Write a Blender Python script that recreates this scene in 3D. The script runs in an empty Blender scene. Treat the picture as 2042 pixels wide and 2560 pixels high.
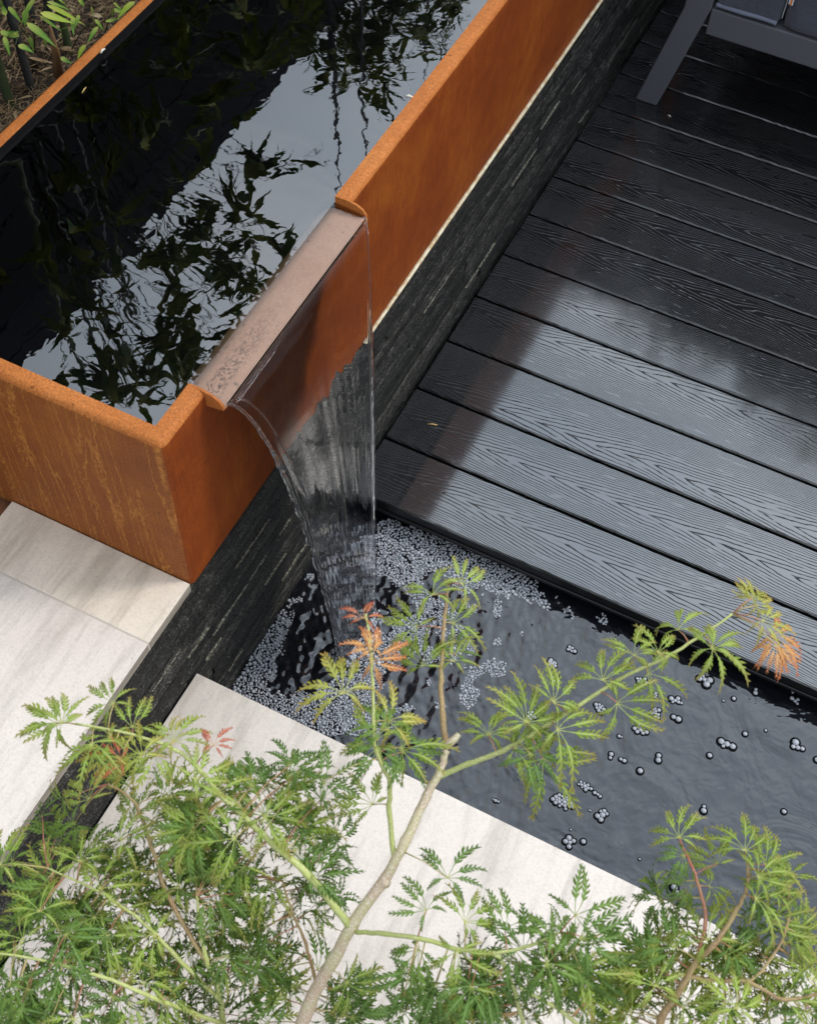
import bpy, math, random
import numpy as np
from mathutils import Vector, Matrix, noise
random.seed(7); rng = np.random.default_rng(7)
S = bpy.context.scene
COL = S.collection

# ------------------------------------------------------------------ camera
CR = [Vector((0.895099, 0.444444, 0.035604)), Vector((0.387917, -0.736904, -0.553617)), Vector((-0.219815, 0.509354, -0.832010))]
CC = Vector((0.675596, -0.743778, 1.671124)); CF = 3110.783
cam = bpy.data.cameras.new('camera'); co = bpy.data.objects.new('camera', cam); COL.objects.link(co)
m = Matrix.Identity(4)
for i in range(3):
    m[i][0] = CR[0][i]; m[i][1] = -CR[1][i]; m[i][2] = -CR[2][i]; m[i][3] = CC[i]
co.matrix_world = m
cam.sensor_fit = 'VERTICAL'; cam.sensor_height = 24; cam.lens = 24 * CF / 2560; cam.clip_end = 500; cam.clip_start = .02
cam.dof.use_dof = True; cam.dof.focus_distance = 2.15; cam.dof.aperture_fstop = 8
S.camera = co

def ray(u, v):
    return (CR[0] * ((u - 1021) / CF) + CR[1] * ((v - 1280) / CF) + CR[2]).normalized()
def at(u, v, z):            # where the sight line through a photo point meets height z
    d = ray(u, v); return CC + d * ((z - CC.z) / d.z)
def atx(u, v, x):
    d = ray(u, v); return CC + d * ((x - CC.x) / d.x)
def aty(u, v, y):
    d = ray(u, v); return CC + d * ((y - CC.y) / d.y)

# ------------------------------------------------------------------ world, sun, exposure
SUN = Vector((.62, .46, .68)).normalized()
W = bpy.data.worlds.new('World'); S.world = W; W.use_nodes = True
nt = W.node_tree; nt.nodes.clear()
def wn(t, **k):
    n = nt.nodes.new(t)
    for a, b in k.items(): setattr(n, a, b)
    return n
sky = wn('ShaderNodeTexSky', sky_type='NISHITA', sun_disc=False)
sky.sun_elevation = math.asin(SUN.z); sky.sun_rotation = math.atan2(SUN.x, SUN.y)
skym = wn('ShaderNodeVectorMath', operation='SCALE'); skym.inputs['Scale'].default_value = .11
nt.links.new(sky.outputs[0], skym.inputs[0])
tc = wn('ShaderNodeTexCoord'); nz = wn('ShaderNodeTexNoise'); nz.inputs['Scale'].default_value = 2.6; nz.inputs['Detail'].default_value = 5
nz.inputs['Distortion'].default_value = .5
nt.links.new(tc.outputs['Generated'], nz.inputs['Vector'])
cr = wn('ShaderNodeValToRGB')
cr.color_ramp.elements[0].position = .33; cr.color_ramp.elements[0].color = (.84, .99, 1.17, 1)
cr.color_ramp.elements[1].position = .68; cr.color_ramp.elements[1].color = (1.35, 1.42, 1.50, 1)
nt.links.new(nz.outputs['Fac'], cr.inputs['Fac'])
mx = wn('ShaderNodeMixRGB'); mx.inputs[0].default_value = .88
nt.links.new(skym.outputs[0], mx.inputs[1]); nt.links.new(cr.outputs[0], mx.inputs[2])
# broad soft bright lobe added to the overcast, off the sun, to lift reflections
gd = Vector((.12, .56, .82)).normalized()
dt = wn('ShaderNodeVectorMath', operation='DOT_PRODUCT'); dt.inputs[1].default_value = gd; nt.links.new(tc.outputs['Generated'], dt.inputs[0])
m1 = wn('ShaderNodeMath', operation='MAXIMUM'); nt.links.new(dt.outputs['Value'], m1.inputs[0]); m1.inputs[1].default_value = 0
m2 = wn('ShaderNodeMath', operation='POWER'); nt.links.new(m1.outputs[0], m2.inputs[0]); m2.inputs[1].default_value = 7
m3 = wn('ShaderNodeMath', operation='MULTIPLY_ADD'); nt.links.new(m2.outputs[0], m3.inputs[0]); m3.inputs[1].default_value = 1.9; m3.inputs[2].default_value = .72
bg = wn('ShaderNodeBackground'); nt.links.new(m3.outputs[0], bg.inputs[1])
nt.links.new(mx.outputs[0], bg.inputs[0])
wo = wn('ShaderNodeOutputWorld'); nt.links.new(bg.outputs[0], wo.inputs[0])

sl = bpy.data.lights.new('sun', 'SUN'); sl.energy = 1.15; sl.angle = math.radians(14); sl.color = (1, .955, .89)
so = bpy.data.objects.new('sun', sl); COL.objects.link(so); so.rotation_euler = SUN.to_track_quat('Z', 'Y').to_euler()
so.location = (1, 2, 5)
S.view_settings.view_transform = 'Standard'; S.view_settings.look = 'None'
S.view_settings.exposure = .32; S.view_settings.gamma = 1; S.view_settings.use_curve_mapping = False
S.cycles.max_bounces = 10; S.cycles.transparent_max_bounces = 24; S.cycles.transmission_bounces = 10
S.cycles.caustics_reflective = False; S.cycles.caustics_refractive = False

# ------------------------------------------------------------------ helpers
def tag(o, label=None, cat=None, group=None, kind=None):
    if label: o['label'] = label
    if cat: o['category'] = cat
    if group: o['group'] = group
    if kind: o['kind'] = kind
    return o
def mesh(name, V, F, smooth=False, mats=(), mi=None):
    me = bpy.data.meshes.new(name); me.from_pydata([tuple(v) for v in V], [], [tuple(f) for f in F]); me.update()
    if smooth: me.polygons.foreach_set('use_smooth', [True] * len(me.polygons))
    for x in mats: me.materials.append(x)
    if mi is not None: me.polygons.foreach_set('material_index', mi)
    return me
def obj(name, me, parent=None, loc=None, rot=None, scale=None):
    o = bpy.data.objects.new(name, me); COL.objects.link(o)
    if parent: o.parent = parent
    if loc is not None: o.location = loc
    if rot is not None: o.rotation_euler = rot
    if scale is not None: o.scale = (scale,) * 3 if not hasattr(scale, '__len__') else scale
    return o
def empty(name, loc=(0, 0, 0), **k):
    o = bpy.data.objects.new(name, None); COL.objects.link(o); o.location = loc; o.empty_display_size = .05
    return tag(o, **k)
BOXF = [(0, 3, 2, 1), (4, 5, 6, 7), (0, 1, 5, 4), (1, 2, 6, 5), (2, 3, 7, 6), (3, 0, 4, 7)]
def boxv(x0, x1, y0, y1, z0, z1):
    return [(x0, y0, z0), (x1, y0, z0), (x1, y1, z0), (x0, y1, z0), (x0, y0, z1), (x1, y0, z1), (x1, y1, z1), (x0, y1, z1)]
def bevel(o, w=.002, seg=2):
    b = o.modifiers.new('bevel', 'BEVEL'); b.width = w; b.segments = seg; b.limit_method = 'ANGLE'; return o
def box(name, x0, x1, y0, y1, z0, z1, mt, parent=None, bev=0):
    o = obj(name, mesh(name, boxv(x0, x1, y0, y1, z0, z1), BOXF, mats=[mt]), parent)
    if bev: bevel(o, bev)
    return o
class MB:
    def __init__(s): s.V = []; s.F = []; s.M = []
    def add(s, V, F, mi=0):
        b = len(s.V); s.V += [tuple(v) for v in V]; s.F += [tuple(i + b for i in f) for f in F]; s.M += [mi] * len(F)
    def tube(s, pts, rad, n=6, mi=0, cap=True):
        pts = [Vector(p) for p in pts]; V = []; F = []
        t0 = (pts[1] - pts[0]).normalized(); up = Vector((0, 0, 1)) if abs(t0.z) < .9 else Vector((1, 0, 0))
        a = t0.cross(up).normalized()
        for i, p in enumerate(pts):
            t = (pts[min(i + 1, len(pts) - 1)] - pts[max(i - 1, 0)]).normalized()
            a = (a - t * a.dot(t)).normalized(); b = t.cross(a)
            r = rad[i] if hasattr(rad, '__len__') else rad
            for k in range(n):
                an = 2 * math.pi * k / n; V.append(p + a * (r * math.cos(an)) + b * (r * math.sin(an)))
        for i in range(len(pts) - 1):
            for k in range(n): F.append((i * n + k, i * n + (k + 1) % n, (i + 1) * n + (k + 1) % n, (i + 1) * n + k))
        if cap: F.append(tuple(range(n))[::-1]); F.append(tuple((len(pts) - 1) * n + k for k in range(n)))
        s.add(V, F, mi)
    def build(s, name, mats, parent=None, smooth=True):
        return obj(name, mesh(name, s.V, s.F, smooth, mats, s.M), parent)
def smoothpath(P, sub=4, jit=0):
    P = [Vector(p) for p in P]; out = []
    for i in range(len(P) - 1):
        p0 = P[max(i - 1, 0)]; p1 = P[i]; p2 = P[i + 1]; p3 = P[min(i + 2, len(P) - 1)]
        for k in range(sub):
            t = k / sub
            q = .5 * ((2 * p1) + (p2 - p0) * t + (2 * p0 - 5 * p1 + 4 * p2 - p3) * t * t + (3 * p1 - p0 - 3 * p2 + p3) * t ** 3)
            if jit and (i or k): q = q + Vector([random.uniform(-jit, jit) for _ in range(3)])
            out.append(q)
    out.append(P[-1]); return out

# ------------------------------------------------------------------ materials
class MT:
    def __init__(s, name, **kw):
        s.m = bpy.data.materials.new(name); s.m.use_nodes = True; s.t = s.m.node_tree
        s.b = s.t.nodes['Principled BSDF']; s.out = s.t.nodes['Material Output']; s.set(**kw)
    def set(s, **kw):
        for k, v in kw.items():
            n = {'color': 'Base Color', 'rough': 'Roughness', 'ior': 'IOR', 'metal': 'Metallic', 'spec': 'Specular IOR Level',
                 'trans': 'Transmission Weight', 'alpha': 'Alpha', 'sub': 'Subsurface Weight', 'coat': 'Coat Weight', 'normal': 'Normal', 'sheen': 'Sheen Weight', 'coatr': 'Coat Roughness'}[k]
            s.put(s.b.inputs[n], v)
        return s
    def put(s, sock, v):
        if isinstance(v, bpy.types.NodeSocket): s.t.links.new(v, sock)
        elif hasattr(v, '__len__') and len(v) == 3 and sock.type == 'RGBA': sock.default_value = (*v, 1)
        else: sock.default_value = v
    def n(s, t, props={}, **inp):
        nd = s.t.nodes.new('ShaderNode' + t)
        for k, v in props.items(): setattr(nd, k, v)
        for k, v in inp.items():
            kk = int(k[1:]) if k[0] == '_' and k[1:].isdigit() else k.replace('_', ' ')
            s.put(nd.inputs[kk], v)
        return nd
    def co(s, scale=(1, 1, 1), kind='Object', rot=(0, 0, 0), off=None):
        t = s.n('TexCoord').outputs[kind]
        if off is not None: t = s.n('VectorMath', {'operation': 'ADD'}, _0=t, _1=off).outputs[0]
        return s.n('Mapping', Vector=t, Scale=scale, Rotation=rot).outputs[0]
    def noise(s, scale=5, vec=None, detail=4, rough=.55, dist=0):
        a = dict(Scale=scale, Detail=detail, Roughness=rough, Distortion=dist)
        if vec is not None: a['Vector'] = vec
        return s.n('TexNoise', **a).outputs['Fac']
    def ramp(s, fac, stops, interp='LINEAR'):
        r = s.n('ValToRGB', Fac=fac); c = r.color_ramp; c.interpolation = interp
        while len(c.elements) < len(stops): c.elements.new(.5)
        for e, (p, v) in zip(c.elements, stops):
            e.position = p; e.color = (*v, 1) if hasattr(v, '__len__') else (v, v, v, 1)
        return r.outputs[0]
    def mix(s, f, a, b, mode='MIX'): return s.n('MixRGB', {'blend_type': mode}, _0=f, _1=a, _2=b).outputs[0]
    def math(s, op, a, b=0, c=0): return s.n('Math', {'operation': op}, _0=a, _1=b, _2=c).outputs[0]
    def bump(s, h, dist=.001, strength=1, normal=None):
        a = dict(Height=h, Distance=dist, Strength=strength)
        if normal is not None: a['Normal'] = normal
        return s.n('Bump', **a).outputs[0]
    def sep(s, v): return s.n('SeparateXYZ', Vector=v).outputs

def corten(name, a, b, c, streak=0, rough=.62, fine=1):
    M = MT(name); v = M.co()
    big = M.noise(5, v, 5, .6); gr = M.noise(420, v, 3, .7)
    vert = M.noise(1, M.co((240, 240, 16)), 4, .6); big = M.mix(.35, big, M.noise(28, v, 4, .7))
    k = M.ramp(M.mix(.30, big, vert), [(.32, a), (.5, b), (.68, c)])
    k = M.mix(.5 * fine, k, M.ramp(gr, [(.3, (.22, .22, .22)), (.5, (.95, .95, .95)), (.72, (2.0, 1.8, 1.5))]), 'MULTIPLY')
    spk = M.ramp(M.noise(90, v, 2, .5), [(.25, 0.0), (.31, 1.0)])
    k = M.mix(.45, k, spk, 'MULTIPLY')
    if streak:
        w = M.n('VectorMath', {'operation': 'ADD'}, _0=M.co(), _1=M.n('VectorMath', {'operation': 'SCALE'}, _0=M.n('TexNoise', Scale=38, Detail=4).outputs['Color'], Scale=.012).outputs[0]).outputs[0]
        st = M.noise(1, M.n('Mapping', Vector=w, Scale=(30, 30, 2.6), Rotation=(0, .16, 0)).outputs[0], 1, .4)
        stm = M.ramp(st, [(.482, 0.0), (.497, 1.0), (.503, 1.0), (.522, 0.0)])
        st2 = M.noise(1, M.n('Mapping', Vector=w, Scale=(52, 52, 3.6), Rotation=(0, .16, 0)).outputs[0], 1, .4)
        stm = M.math('MAXIMUM', stm, M.math('MULTIPLY', M.ramp(st2, [(.57, 0.0), (.60, 1.0), (.605, 1.0), (.63, 0.0)]), .8))
        brk = M.ramp(M.noise(120, v, 4, .7), [(.36, 0.0), (.52, 1.0)])
        k = M.mix(M.math('MULTIPLY', M.math('MULTIPLY', stm, brk), .62), k, (.62, .26, .055))
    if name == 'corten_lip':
        leaf_refl = M.ramp(M.noise(95, M.co((1, .6, 1)), 5, .75, 2.2), [(.50, 0.0), (.53, 1.0)]); zone = M.ramp(M.sep(v)[1], [(.12, 1.0), (.34, .0)])
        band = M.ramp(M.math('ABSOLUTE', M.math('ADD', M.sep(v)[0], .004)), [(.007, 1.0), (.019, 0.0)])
        k = M.mix(M.math('MULTIPLY', M.math('MULTIPLY', leaf_refl, zone), M.math('MULTIPLY', band, 1.0)), k, (.09, .028, .006))  # dark leaf reflections painted as brown patches into the lip colour
    M.set(color=k, rough=rough, normal=M.bump(gr, .0006, .7)); M.b.inputs['Specular IOR Level'].default_value = .15
    return M.m
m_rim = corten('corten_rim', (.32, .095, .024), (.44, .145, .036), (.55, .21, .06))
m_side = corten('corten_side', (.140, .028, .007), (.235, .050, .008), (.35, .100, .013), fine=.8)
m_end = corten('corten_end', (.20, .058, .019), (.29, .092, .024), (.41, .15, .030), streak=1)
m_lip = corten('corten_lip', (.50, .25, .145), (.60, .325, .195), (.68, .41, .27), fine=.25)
m_liner = MT('black_liner', color=(.004, .004, .005), rough=.6, spec=.1).m
m_dark = MT('matt_black', color=(.008, .008, .008), rough=.9).m  # plain near-black for wall core, beds, bases and joists

def watermat(name, ior, tint, h, dist):
    M = MT(name); nrm = M.bump(h(M), dist, 1)
    fr = M.n('Fresnel', IOR=ior, Normal=nrm).outputs[0]
    tr = M.n('BsdfTransparent', Color=(*tint, 1)); gl = M.n('BsdfGlossy', Roughness=.0, Normal=nrm)
    mxs = M.n('MixShader', _0=fr, _1=tr.outputs[0], _2=gl.outputs[0]); M.t.links.new(mxs.outputs[0], M.out.inputs[0])
    return M.m
def h_tank(M):
    v = M.co(); a = M.noise(10, v, 2, .5, .5); b = M.noise(34, v, 2, .5, .4)
    return M.math('ADD', a, M.math('MULTIPLY', b, .14))
m_tankw = watermat('tank_water', 2.4, (.9, .93, .95), h_tank, .0006)
m_film = watermat('spill_water', 1.5, (1, 1, 1), lambda M: M.math('ADD', M.noise(40, M.co(), 2, .5, .8), M.noise(16, M.co(), 2)), .0007)
m_glass = MT('falling_water', color=(1, 1, 1), rough=0.0, ior=1.33, trans=1.0).m
m_sheet = MT('thin_water_sheet', color=(.97, .98, 1), rough=0.0, ior=1.15, trans=1.0).m
M = MT('pond_water', color=(.006, .0065, .009), rough=.03, ior=1.56); v = M.co()
hh = M.math('ADD', M.noise(8, v, 3, .5, 1.2), M.math('MULTIPLY', M.noise(30, v, 2, .5, .5), .25))
M.set(normal=M.bump(hh, .006, 1)); m_pond = M.m
m_bub = MT('bubble', color=(.42, .43, .46), rough=.08, ior=1.5, alpha=.88).m
m_foam = MT('foam_bubble', color=(.42, .43, .46), rough=.12, ior=1.5).m
m_menis = MT('bubble_ring', color=(.002, .002, .003), rough=.6, spec=.1).m

def paver(name, base, dark, amt=1):
    M = MT(name); v = M.co(); gr = M.noise(260, v, 4, .8); big = M.noise(4.5, v, 5, .65, .6)
    st = M.noise(1, M.co((34, 5, 30), rot=(0, 0, .12)), 4, .6, .3)
    k = M.mix(M.math('MULTIPLY', M.ramp(st, [(.46, 0.0), (.70, 1.0)]), .85 * amt), base, dark)
    k = M.mix(M.math('MULTIPLY', M.ramp(big, [(.5, 0.0), (.75, 1.0)]), .45 * amt), k, dark)
    k = M.mix(.55, k, M.ramp(gr, [(.3, (.72, .71, .70)), (.5, (1, 1, 1)), (.7, (1.12, 1.12, 1.12))]), 'MULTIPLY')
    sp = M.ramp(M.noise(75, v, 3, .6), [(.22, 0.0), (.27, 1.0)]); k = M.mix(.35, k, sp, 'MULTIPLY')
    h = M.math('ADD', M.math('MULTIPLY', M.noise(18, v, 6, .7), 1.5), M.math('MULTIPLY', gr, .25))
    M.set(color=k, rough=.75, normal=M.bump(h, .0016, .8)); return M.m
m_pav = paver('pale_porcelain', (.76, .67, .59), (.53, .465, .40))
m_pav2 = paver('greige_porcelain', (.82, .71, .58), (.54, .46, .36))
m_pav3 = paver('warm_pale_porcelain', (.68, .60, .52), (.47, .41, .345))
m_pavedge = paver('porcelain_edge', (.33, .285, .235), (.2, .17, .14))

M = MT('slate'); oi = M.n('ObjectInfo').outputs['Random']
v = M.co(off=M.n('CombineXYZ', X=M.math('MULTIPLY', oi, 7), Y=M.math('MULTIPLY', oi, 13), Z=0.0).outputs[0])
a = M.noise(55, v, 6, .75, .6); b = M.noise(300, v, 3, .7); s_ = M.noise(1, M.co((30, 26, 190)), 4, .6)
k = M.ramp(M.mix(.5, a, b), [(.44, (.004, .004, .0038)), (.52, (.016, .0155, .015)), (.58, (.07, .068, .065)), (.70, (.16, .155, .15))])
M.set(spec=.25); fl = M.ramp(b, [(.59, 0.0), (.66, 1.0)]); k = M.mix(M.math('MULTIPLY', fl, .8), k, (.17, .155, .12))
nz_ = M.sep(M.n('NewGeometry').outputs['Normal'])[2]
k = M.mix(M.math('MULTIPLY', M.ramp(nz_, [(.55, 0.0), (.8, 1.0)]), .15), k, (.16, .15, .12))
k = M.mix(1.0, k, M.ramp(oi, [(0.0, (.6, .6, .6)), (.6, (1.2, 1.2, 1.2)), (1.0, (2.1, 2.05, 2.0))]), 'MULTIPLY')
M.set(color=k, rough=M.ramp(a, [(.35, .45), (.7, .85)]), normal=M.bump(M.math('ADD', M.math('ADD', a, M.math('MULTIPLY', b, .3)), M.math('MULTIPLY', s_, .5)), .006, 1)); m_slate = M.m
m_mineral = MT('pale_mineral', color=(.34, .32, .24), rough=.9)
m_mineral.set(color=m_mineral.ramp(m_mineral.noise(260, m_mineral.co(), 4, .8), [(.42, (.012, .012, .01)), (.5, (.14, .13, .10)), (.64, (.44, .42, .32))])); m_mineral = m_mineral.m
M = MT('sealant', rough=.5); M.set(color=M.ramp(M.noise(60, M.co(), 4, .6), [(.3, (.52, .33, .13)), (.6, (.80, .72, .52))])); m_seal = M.m

def deckmat(name):
    M = MT(name); oi = M.n('ObjectInfo').outputs['Random']
    off = M.n('CombineXYZ', X=M.math('MULTIPLY', oi, 23.0), Y=0.0, Z=M.math('MULTIPLY', oi, 9.0)).outputs[0]
    v0 = M.co(off=off)
    lo = M.noise(1, M.n('Mapping', Vector=v0, Scale=(2.6, 2.5, 1)).outputs[0], 2, .5); fi = M.noise(1, M.n('Mapping', Vector=v0, Scale=(5, 17, 1)).outputs[0], 4, .58)
    xyz = M.sep(v0); oy = M.math('MULTIPLY', M.math('SUBTRACT', oi, .5), .085)
    y = M.math('ABSOLUTE', M.math('ADD', M.math('ADD', xyz[1], oy), M.math('MULTIPLY', M.math('SUBTRACT', lo, .5), .05)))
    ph = M.math('SUBTRACT', M.math('ADD', M.math('MULTIPLY', y, 520.0), M.math('MULTIPLY', M.math('MULTIPLY', y, y), 6500.0)), M.math('MULTIPLY', xyz[0], 92.0))
    ph = M.math('ADD', ph, M.math('MULTIPLY', fi, 19.0))
    g = M.math('SINE', ph)
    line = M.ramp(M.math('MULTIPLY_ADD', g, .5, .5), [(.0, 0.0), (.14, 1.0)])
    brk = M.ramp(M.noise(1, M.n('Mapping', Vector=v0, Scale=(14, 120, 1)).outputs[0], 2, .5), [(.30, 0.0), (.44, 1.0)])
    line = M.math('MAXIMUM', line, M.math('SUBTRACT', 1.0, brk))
    dirt = M.noise(2.3, M.co(kind='Object', off=off), 4, .6, .5); wet = M.noise(3.2, M.n('Mapping', Vector=M.n('NewGeometry').outputs['Position'], Scale=(1, 1, 1)).outputs[0], 4, .65, .4)
    fn = M.noise(500, v0, 3, .7)
    k = M.mix(M.ramp(dirt, [(.5, 0.0), (.75, .35)]), (.012, .0125, .014), (.030, .027, .018))
    k = M.mix(M.ramp(M.noise(38, v0, 5, .8), [(.70, 0.0), (.76, .35)]), k, (.12, .11, .08))
    r = M.mix(.3, M.ramp(wet, [(.42, .06), (.68, .17)]), M.ramp(fn, [(.3, .08), (.7, .18)]))
    groove_shade = M.ramp(line, [(0.0, .26), (.7, 1.0)]); r = M.mix(groove_shade, (.8, .8, .8), r)  # shade inside the grain grooves, painted as darker and duller colour
    M.set(color=M.mix(groove_shade, (.004, .004, .004), k), spec=M.math('MULTIPLY', groove_shade, .5), rough=r, ior=1.9, normal=M.bump(M.math('ADD', line, M.math('MULTIPLY', fn, .012)), .0004, .8)); return M.m
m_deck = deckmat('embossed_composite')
m_fascia = MT('black_fascia', color=(.008, .008, .008), rough=.35).m
m_frame = MT('charcoal_metal', color=(.115, .12, .135), rough=.55)
m_frame.set(normal=m_frame.bump(m_frame.noise(900, None, 2), .0002, .5)); m_frame = m_frame.m
M = MT('navy_charcoal_fabric', rough=.9, sheen=.2)
wv = M.n('TexChecker', Vector=M.co(), Scale=900).outputs['Fac']; M.set(color=M.mix(M.noise(6, M.co(), 3), (.055, .062, .085), (.095, .104, .135)), normal=M.bump(M.math('ADD', M.noise(9, None, 3), M.math('MULTIPLY', wv, .04)), .006, .7)); m_fab = M.m
m_fab2 = MT('blue_grey_piping', color=(.17, .19, .25), rough=.8).m
m_tagw = MT('tag_white', color=(.7, .75, .85), rough=.6).m; m_tago = MT('tag_orange', color=(.75, .22, .05), rough=.6).m
m_thread = MT('white_thread', color=(.6, .62, .65), rough=.8).m

def leafmat(name, c0, c1, rib, tip, tl=.28):
    M = MT(name, rough=.5); oi = M.n('ObjectInfo').outputs['Random']; at_ = M.n('Attribute', {'attribute_name': 'lv'})
    r, g, b_ = [M.n('SeparateColor', Color=at_.outputs['Color']).outputs[i] for i in range(3)]
    k = M.mix(M.ramp(M.math('ADD', M.math('MULTIPLY', oi, .65), M.math('MULTIPLY', M.noise(28, M.co(), 3), .45)), [(.15, 0.0), (.95, 1.0)]), c0, c1)
    k = M.mix(M.math('MULTIPLY', r, .75), k, rib); k = M.mix(M.math('MULTIPLY', M.math('POWER', g, 3.0), .8), k, tip)
    k = M.mix(M.ramp(g, [(.03, .85), (.16, 0.0)]), k, M.mix(.5, rib, (.66, .60, .16)))
    M.set(color=k, spec=.2, rough=.55)
    tr = M.n('BsdfTranslucent', Color=M.mix(.5, k, (.30, .42, .04)))
    mx_ = M.n('MixShader', _0=tl, _1=M.b.outputs[0], _2=tr.outputs[0]); M.t.links.new(mx_.outputs[0], M.out.inputs[0]); return M.m
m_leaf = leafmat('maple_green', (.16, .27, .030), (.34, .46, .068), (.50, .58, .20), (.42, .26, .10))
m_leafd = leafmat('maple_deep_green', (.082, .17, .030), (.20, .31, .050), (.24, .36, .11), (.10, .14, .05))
m_leafy = leafmat('maple_yellow_green', (.34, .40, .06), (.46, .46, .09), (.62, .62, .22), (.55, .26, .09))
m_leafo = leafmat('maple_orange', (.62, .25, .09), (.70, .36, .13), (.80, .52, .22), (.62, .14, .08))
m_leafr = leafmat('maple_red', (.50, .09, .06), (.60, .20, .10), (.75, .38, .18), (.55, .06, .05))
m_bamb = leafmat('bamboo_leaf', (.075, .19, .022), (.13, .27, .035), (.22, .38, .07), (.20, .30, .06), .25)
m_bamby = leafmat('bamboo_leaf_yellow', (.30, .43, .03), (.36, .50, .04), (.45, .58, .10), (.40, .45, .1))
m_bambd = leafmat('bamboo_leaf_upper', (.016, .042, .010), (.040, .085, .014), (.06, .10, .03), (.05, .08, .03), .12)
def bark(name, a, b, c):
    M = MT(name, rough=.7); v = M.co(); st = M.noise(1, M.co((300, 300, 60)), 3, .7); k = M.ramp(M.noise(26, v, 4, .6), [(.38, a), (.6, b)])
    k = M.mix(M.math('MULTIPLY', M.ramp(M.noise(380, v, 3, .8), [(.5, 0.0), (.62, 1.0)]), .75), k, c)
    M.set(color=k, normal=M.bump(M.noise(300, v, 3), .0006, .7)); return M.m
m_bark = bark('grey_pink_bark', (.56, .50, .26), (.58, .42, .28), (.86, .76, .66))
m_barkg = bark('green_bark', (.46, .50, .14), (.40, .42, .14), (.60, .62, .32))
m_twig = bark('tan_twig', (.40, .29, .12), (.33, .20, .09), (.50, .38, .22))
m_stalk = bark('red_stalk', (.42, .13, .09), (.46, .22, .11), (.5, .33, .2))
m_stalkg = bark('yellow_stalk', (.42, .38, .13), (.48, .34, .14), (.52, .44, .22))
m_cane = bark('black_bamboo_cane', (.016, .016, .02), (.03, .03, .032), (.05, .05, .05))
m_caneg = bark('green_bamboo_cane', (.028, .05, .016), (.05, .07, .02), (.06, .08, .04))
m_sheath = bark('tan_sheath', (.30, .16, .07), (.24, .13, .06), (.38, .26, .14))
M = MT('soil', rough=.95); v = M.co()
M.set(color=M.ramp(M.noise(48, v, 6, .75), [(.3, (.014, .009, .006)), (.5, (.055, .036, .022)), (.7, (.14, .10, .065))]), normal=M.bump(M.noise(60, v, 6, .8), .012, 1)); m_soil = M.m
M = MT('straw', rough=.8); M.set(color=M.ramp(M.noise(35, M.co(), 3, .6), [(.3, (.10, .06, .03)), (.5, (.27, .18, .09)), (.7, (.48, .37, .22))])); m_straw = M.m
m_pot = MT('black_pot', color=(.018, .018, .02), rough=.45).m
m_fence = MT('black_fence', rough=.8, spec=.06); m_fence.set(color=m_fence.ramp(m_fence.noise(1, m_fence.co((3, 3, 60)), 3), [(.3, (.004, .004, .007)), (.7, (.011, .011, .018))])); m_fence = m_fence.m
m_ground = MT('ground', color=(.10, .085, .06), rough=.95).m
m_brick = MT('terracotta', color=(.34, .13, .06), rough=.9).m

# ------------------------------------------------------------------ levels
H = .359; ZD = -.381; ZC = -.225; ZP = -.438; TW = .5577; A = .0264; YN0, YN1 = .109, .524; ZT = H - .012; PITCH = .15; YD = .5102

# ------------------------------------------------------------------ setting
g = obj('ground', mesh('ground', [(-150, -150, -.72), (150, -150, -.72), (150, 150, -.72), (-150, 150, -.72)], [(0, 1, 2, 3)], mats=[m_ground])); g['kind'] = 'structure'
# soil bed with uneven surface
nx, ny = 90, 110; V = []; F = []
for j in range(ny):
    for i in range(nx):
        x = -1.6 + 1.45 * i / (nx - 1); y = -1.2 + 5.2 * j / (ny - 1)
        V.append((x, y, -.105 + .02 * noise.noise((x * 6, y * 6, 0)) + .008 * noise.noise((x * 28, y * 28, 3))))
for j in range(ny - 1):
    for i in range(nx - 1): a = j * nx + i; F.append((a, a + 1, a + nx + 1, a + nx))
g = obj('soil_bed', mesh('soil_bed', V, F, True, [m_soil])); g['kind'] = 'structure'
# slate-faced retaining wall
wall = empty('slate_wall', (0, 0, ZD), label='low black split slate retaining wall under the rusty tank beside the deck', cat='wall')
box('wall_core', -.14, -.016, -1.4, 3.12, -.7, -.014, m_dark, wall).location = (0, 0, -ZD)
def strip_mesh(L, h, seed):
    n = max(3, int(L / .022)); rs = random.Random(seed); V = []; F = []
    for i in range(n + 1):
        y = L * i / n; d = .0012 * rs.uniform(-1, 1); e = .0016 * rs.uniform(-1, 1)
        V += [(-.016, y, 0), (-.0022 + d, y, .0006), (0 + e + d, y, h * .45), (-.0012 + d + .001 * rs.uniform(-1, 1), y, h * (1 - .03) - .0005 * rs.random()), (-.016, y, h * .985)]
    for i in range(n):
        a = i * 5; b = a + 5
        for k in range(4): F.append((a + k, b + k, b + k + 1, a + k + 1))
    F.append((0, 1, 2, 3, 4)); F.append(tuple(n * 5 + q for q in (4, 3, 2, 1, 0)))
    return mesh('slate_strip', V, F, False, [m_slate])
z = -.68; rs = random.Random(3); cnt = 0
while z < -.016:
    h = rs.choice([.017, .021, .026, .032, .023]); h = min(h, -.0135 - z)
    if h < .008: break
    y = -1.35 + rs.uniform(-.3, 0)
    while y < 3.1:
        L = rs.uniform(.28, .7)
        if z > -.5 or y < .6:
            o = obj('slate_strip', strip_mesh(L - .0012, h - .0008, cnt), wall, (rs.choice([0, 0, .0006, .0012, -.0008, -.0014, 0, .0022, -.0004]), y, z - ZD)); cnt += 1
        y += L
    z += h
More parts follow.
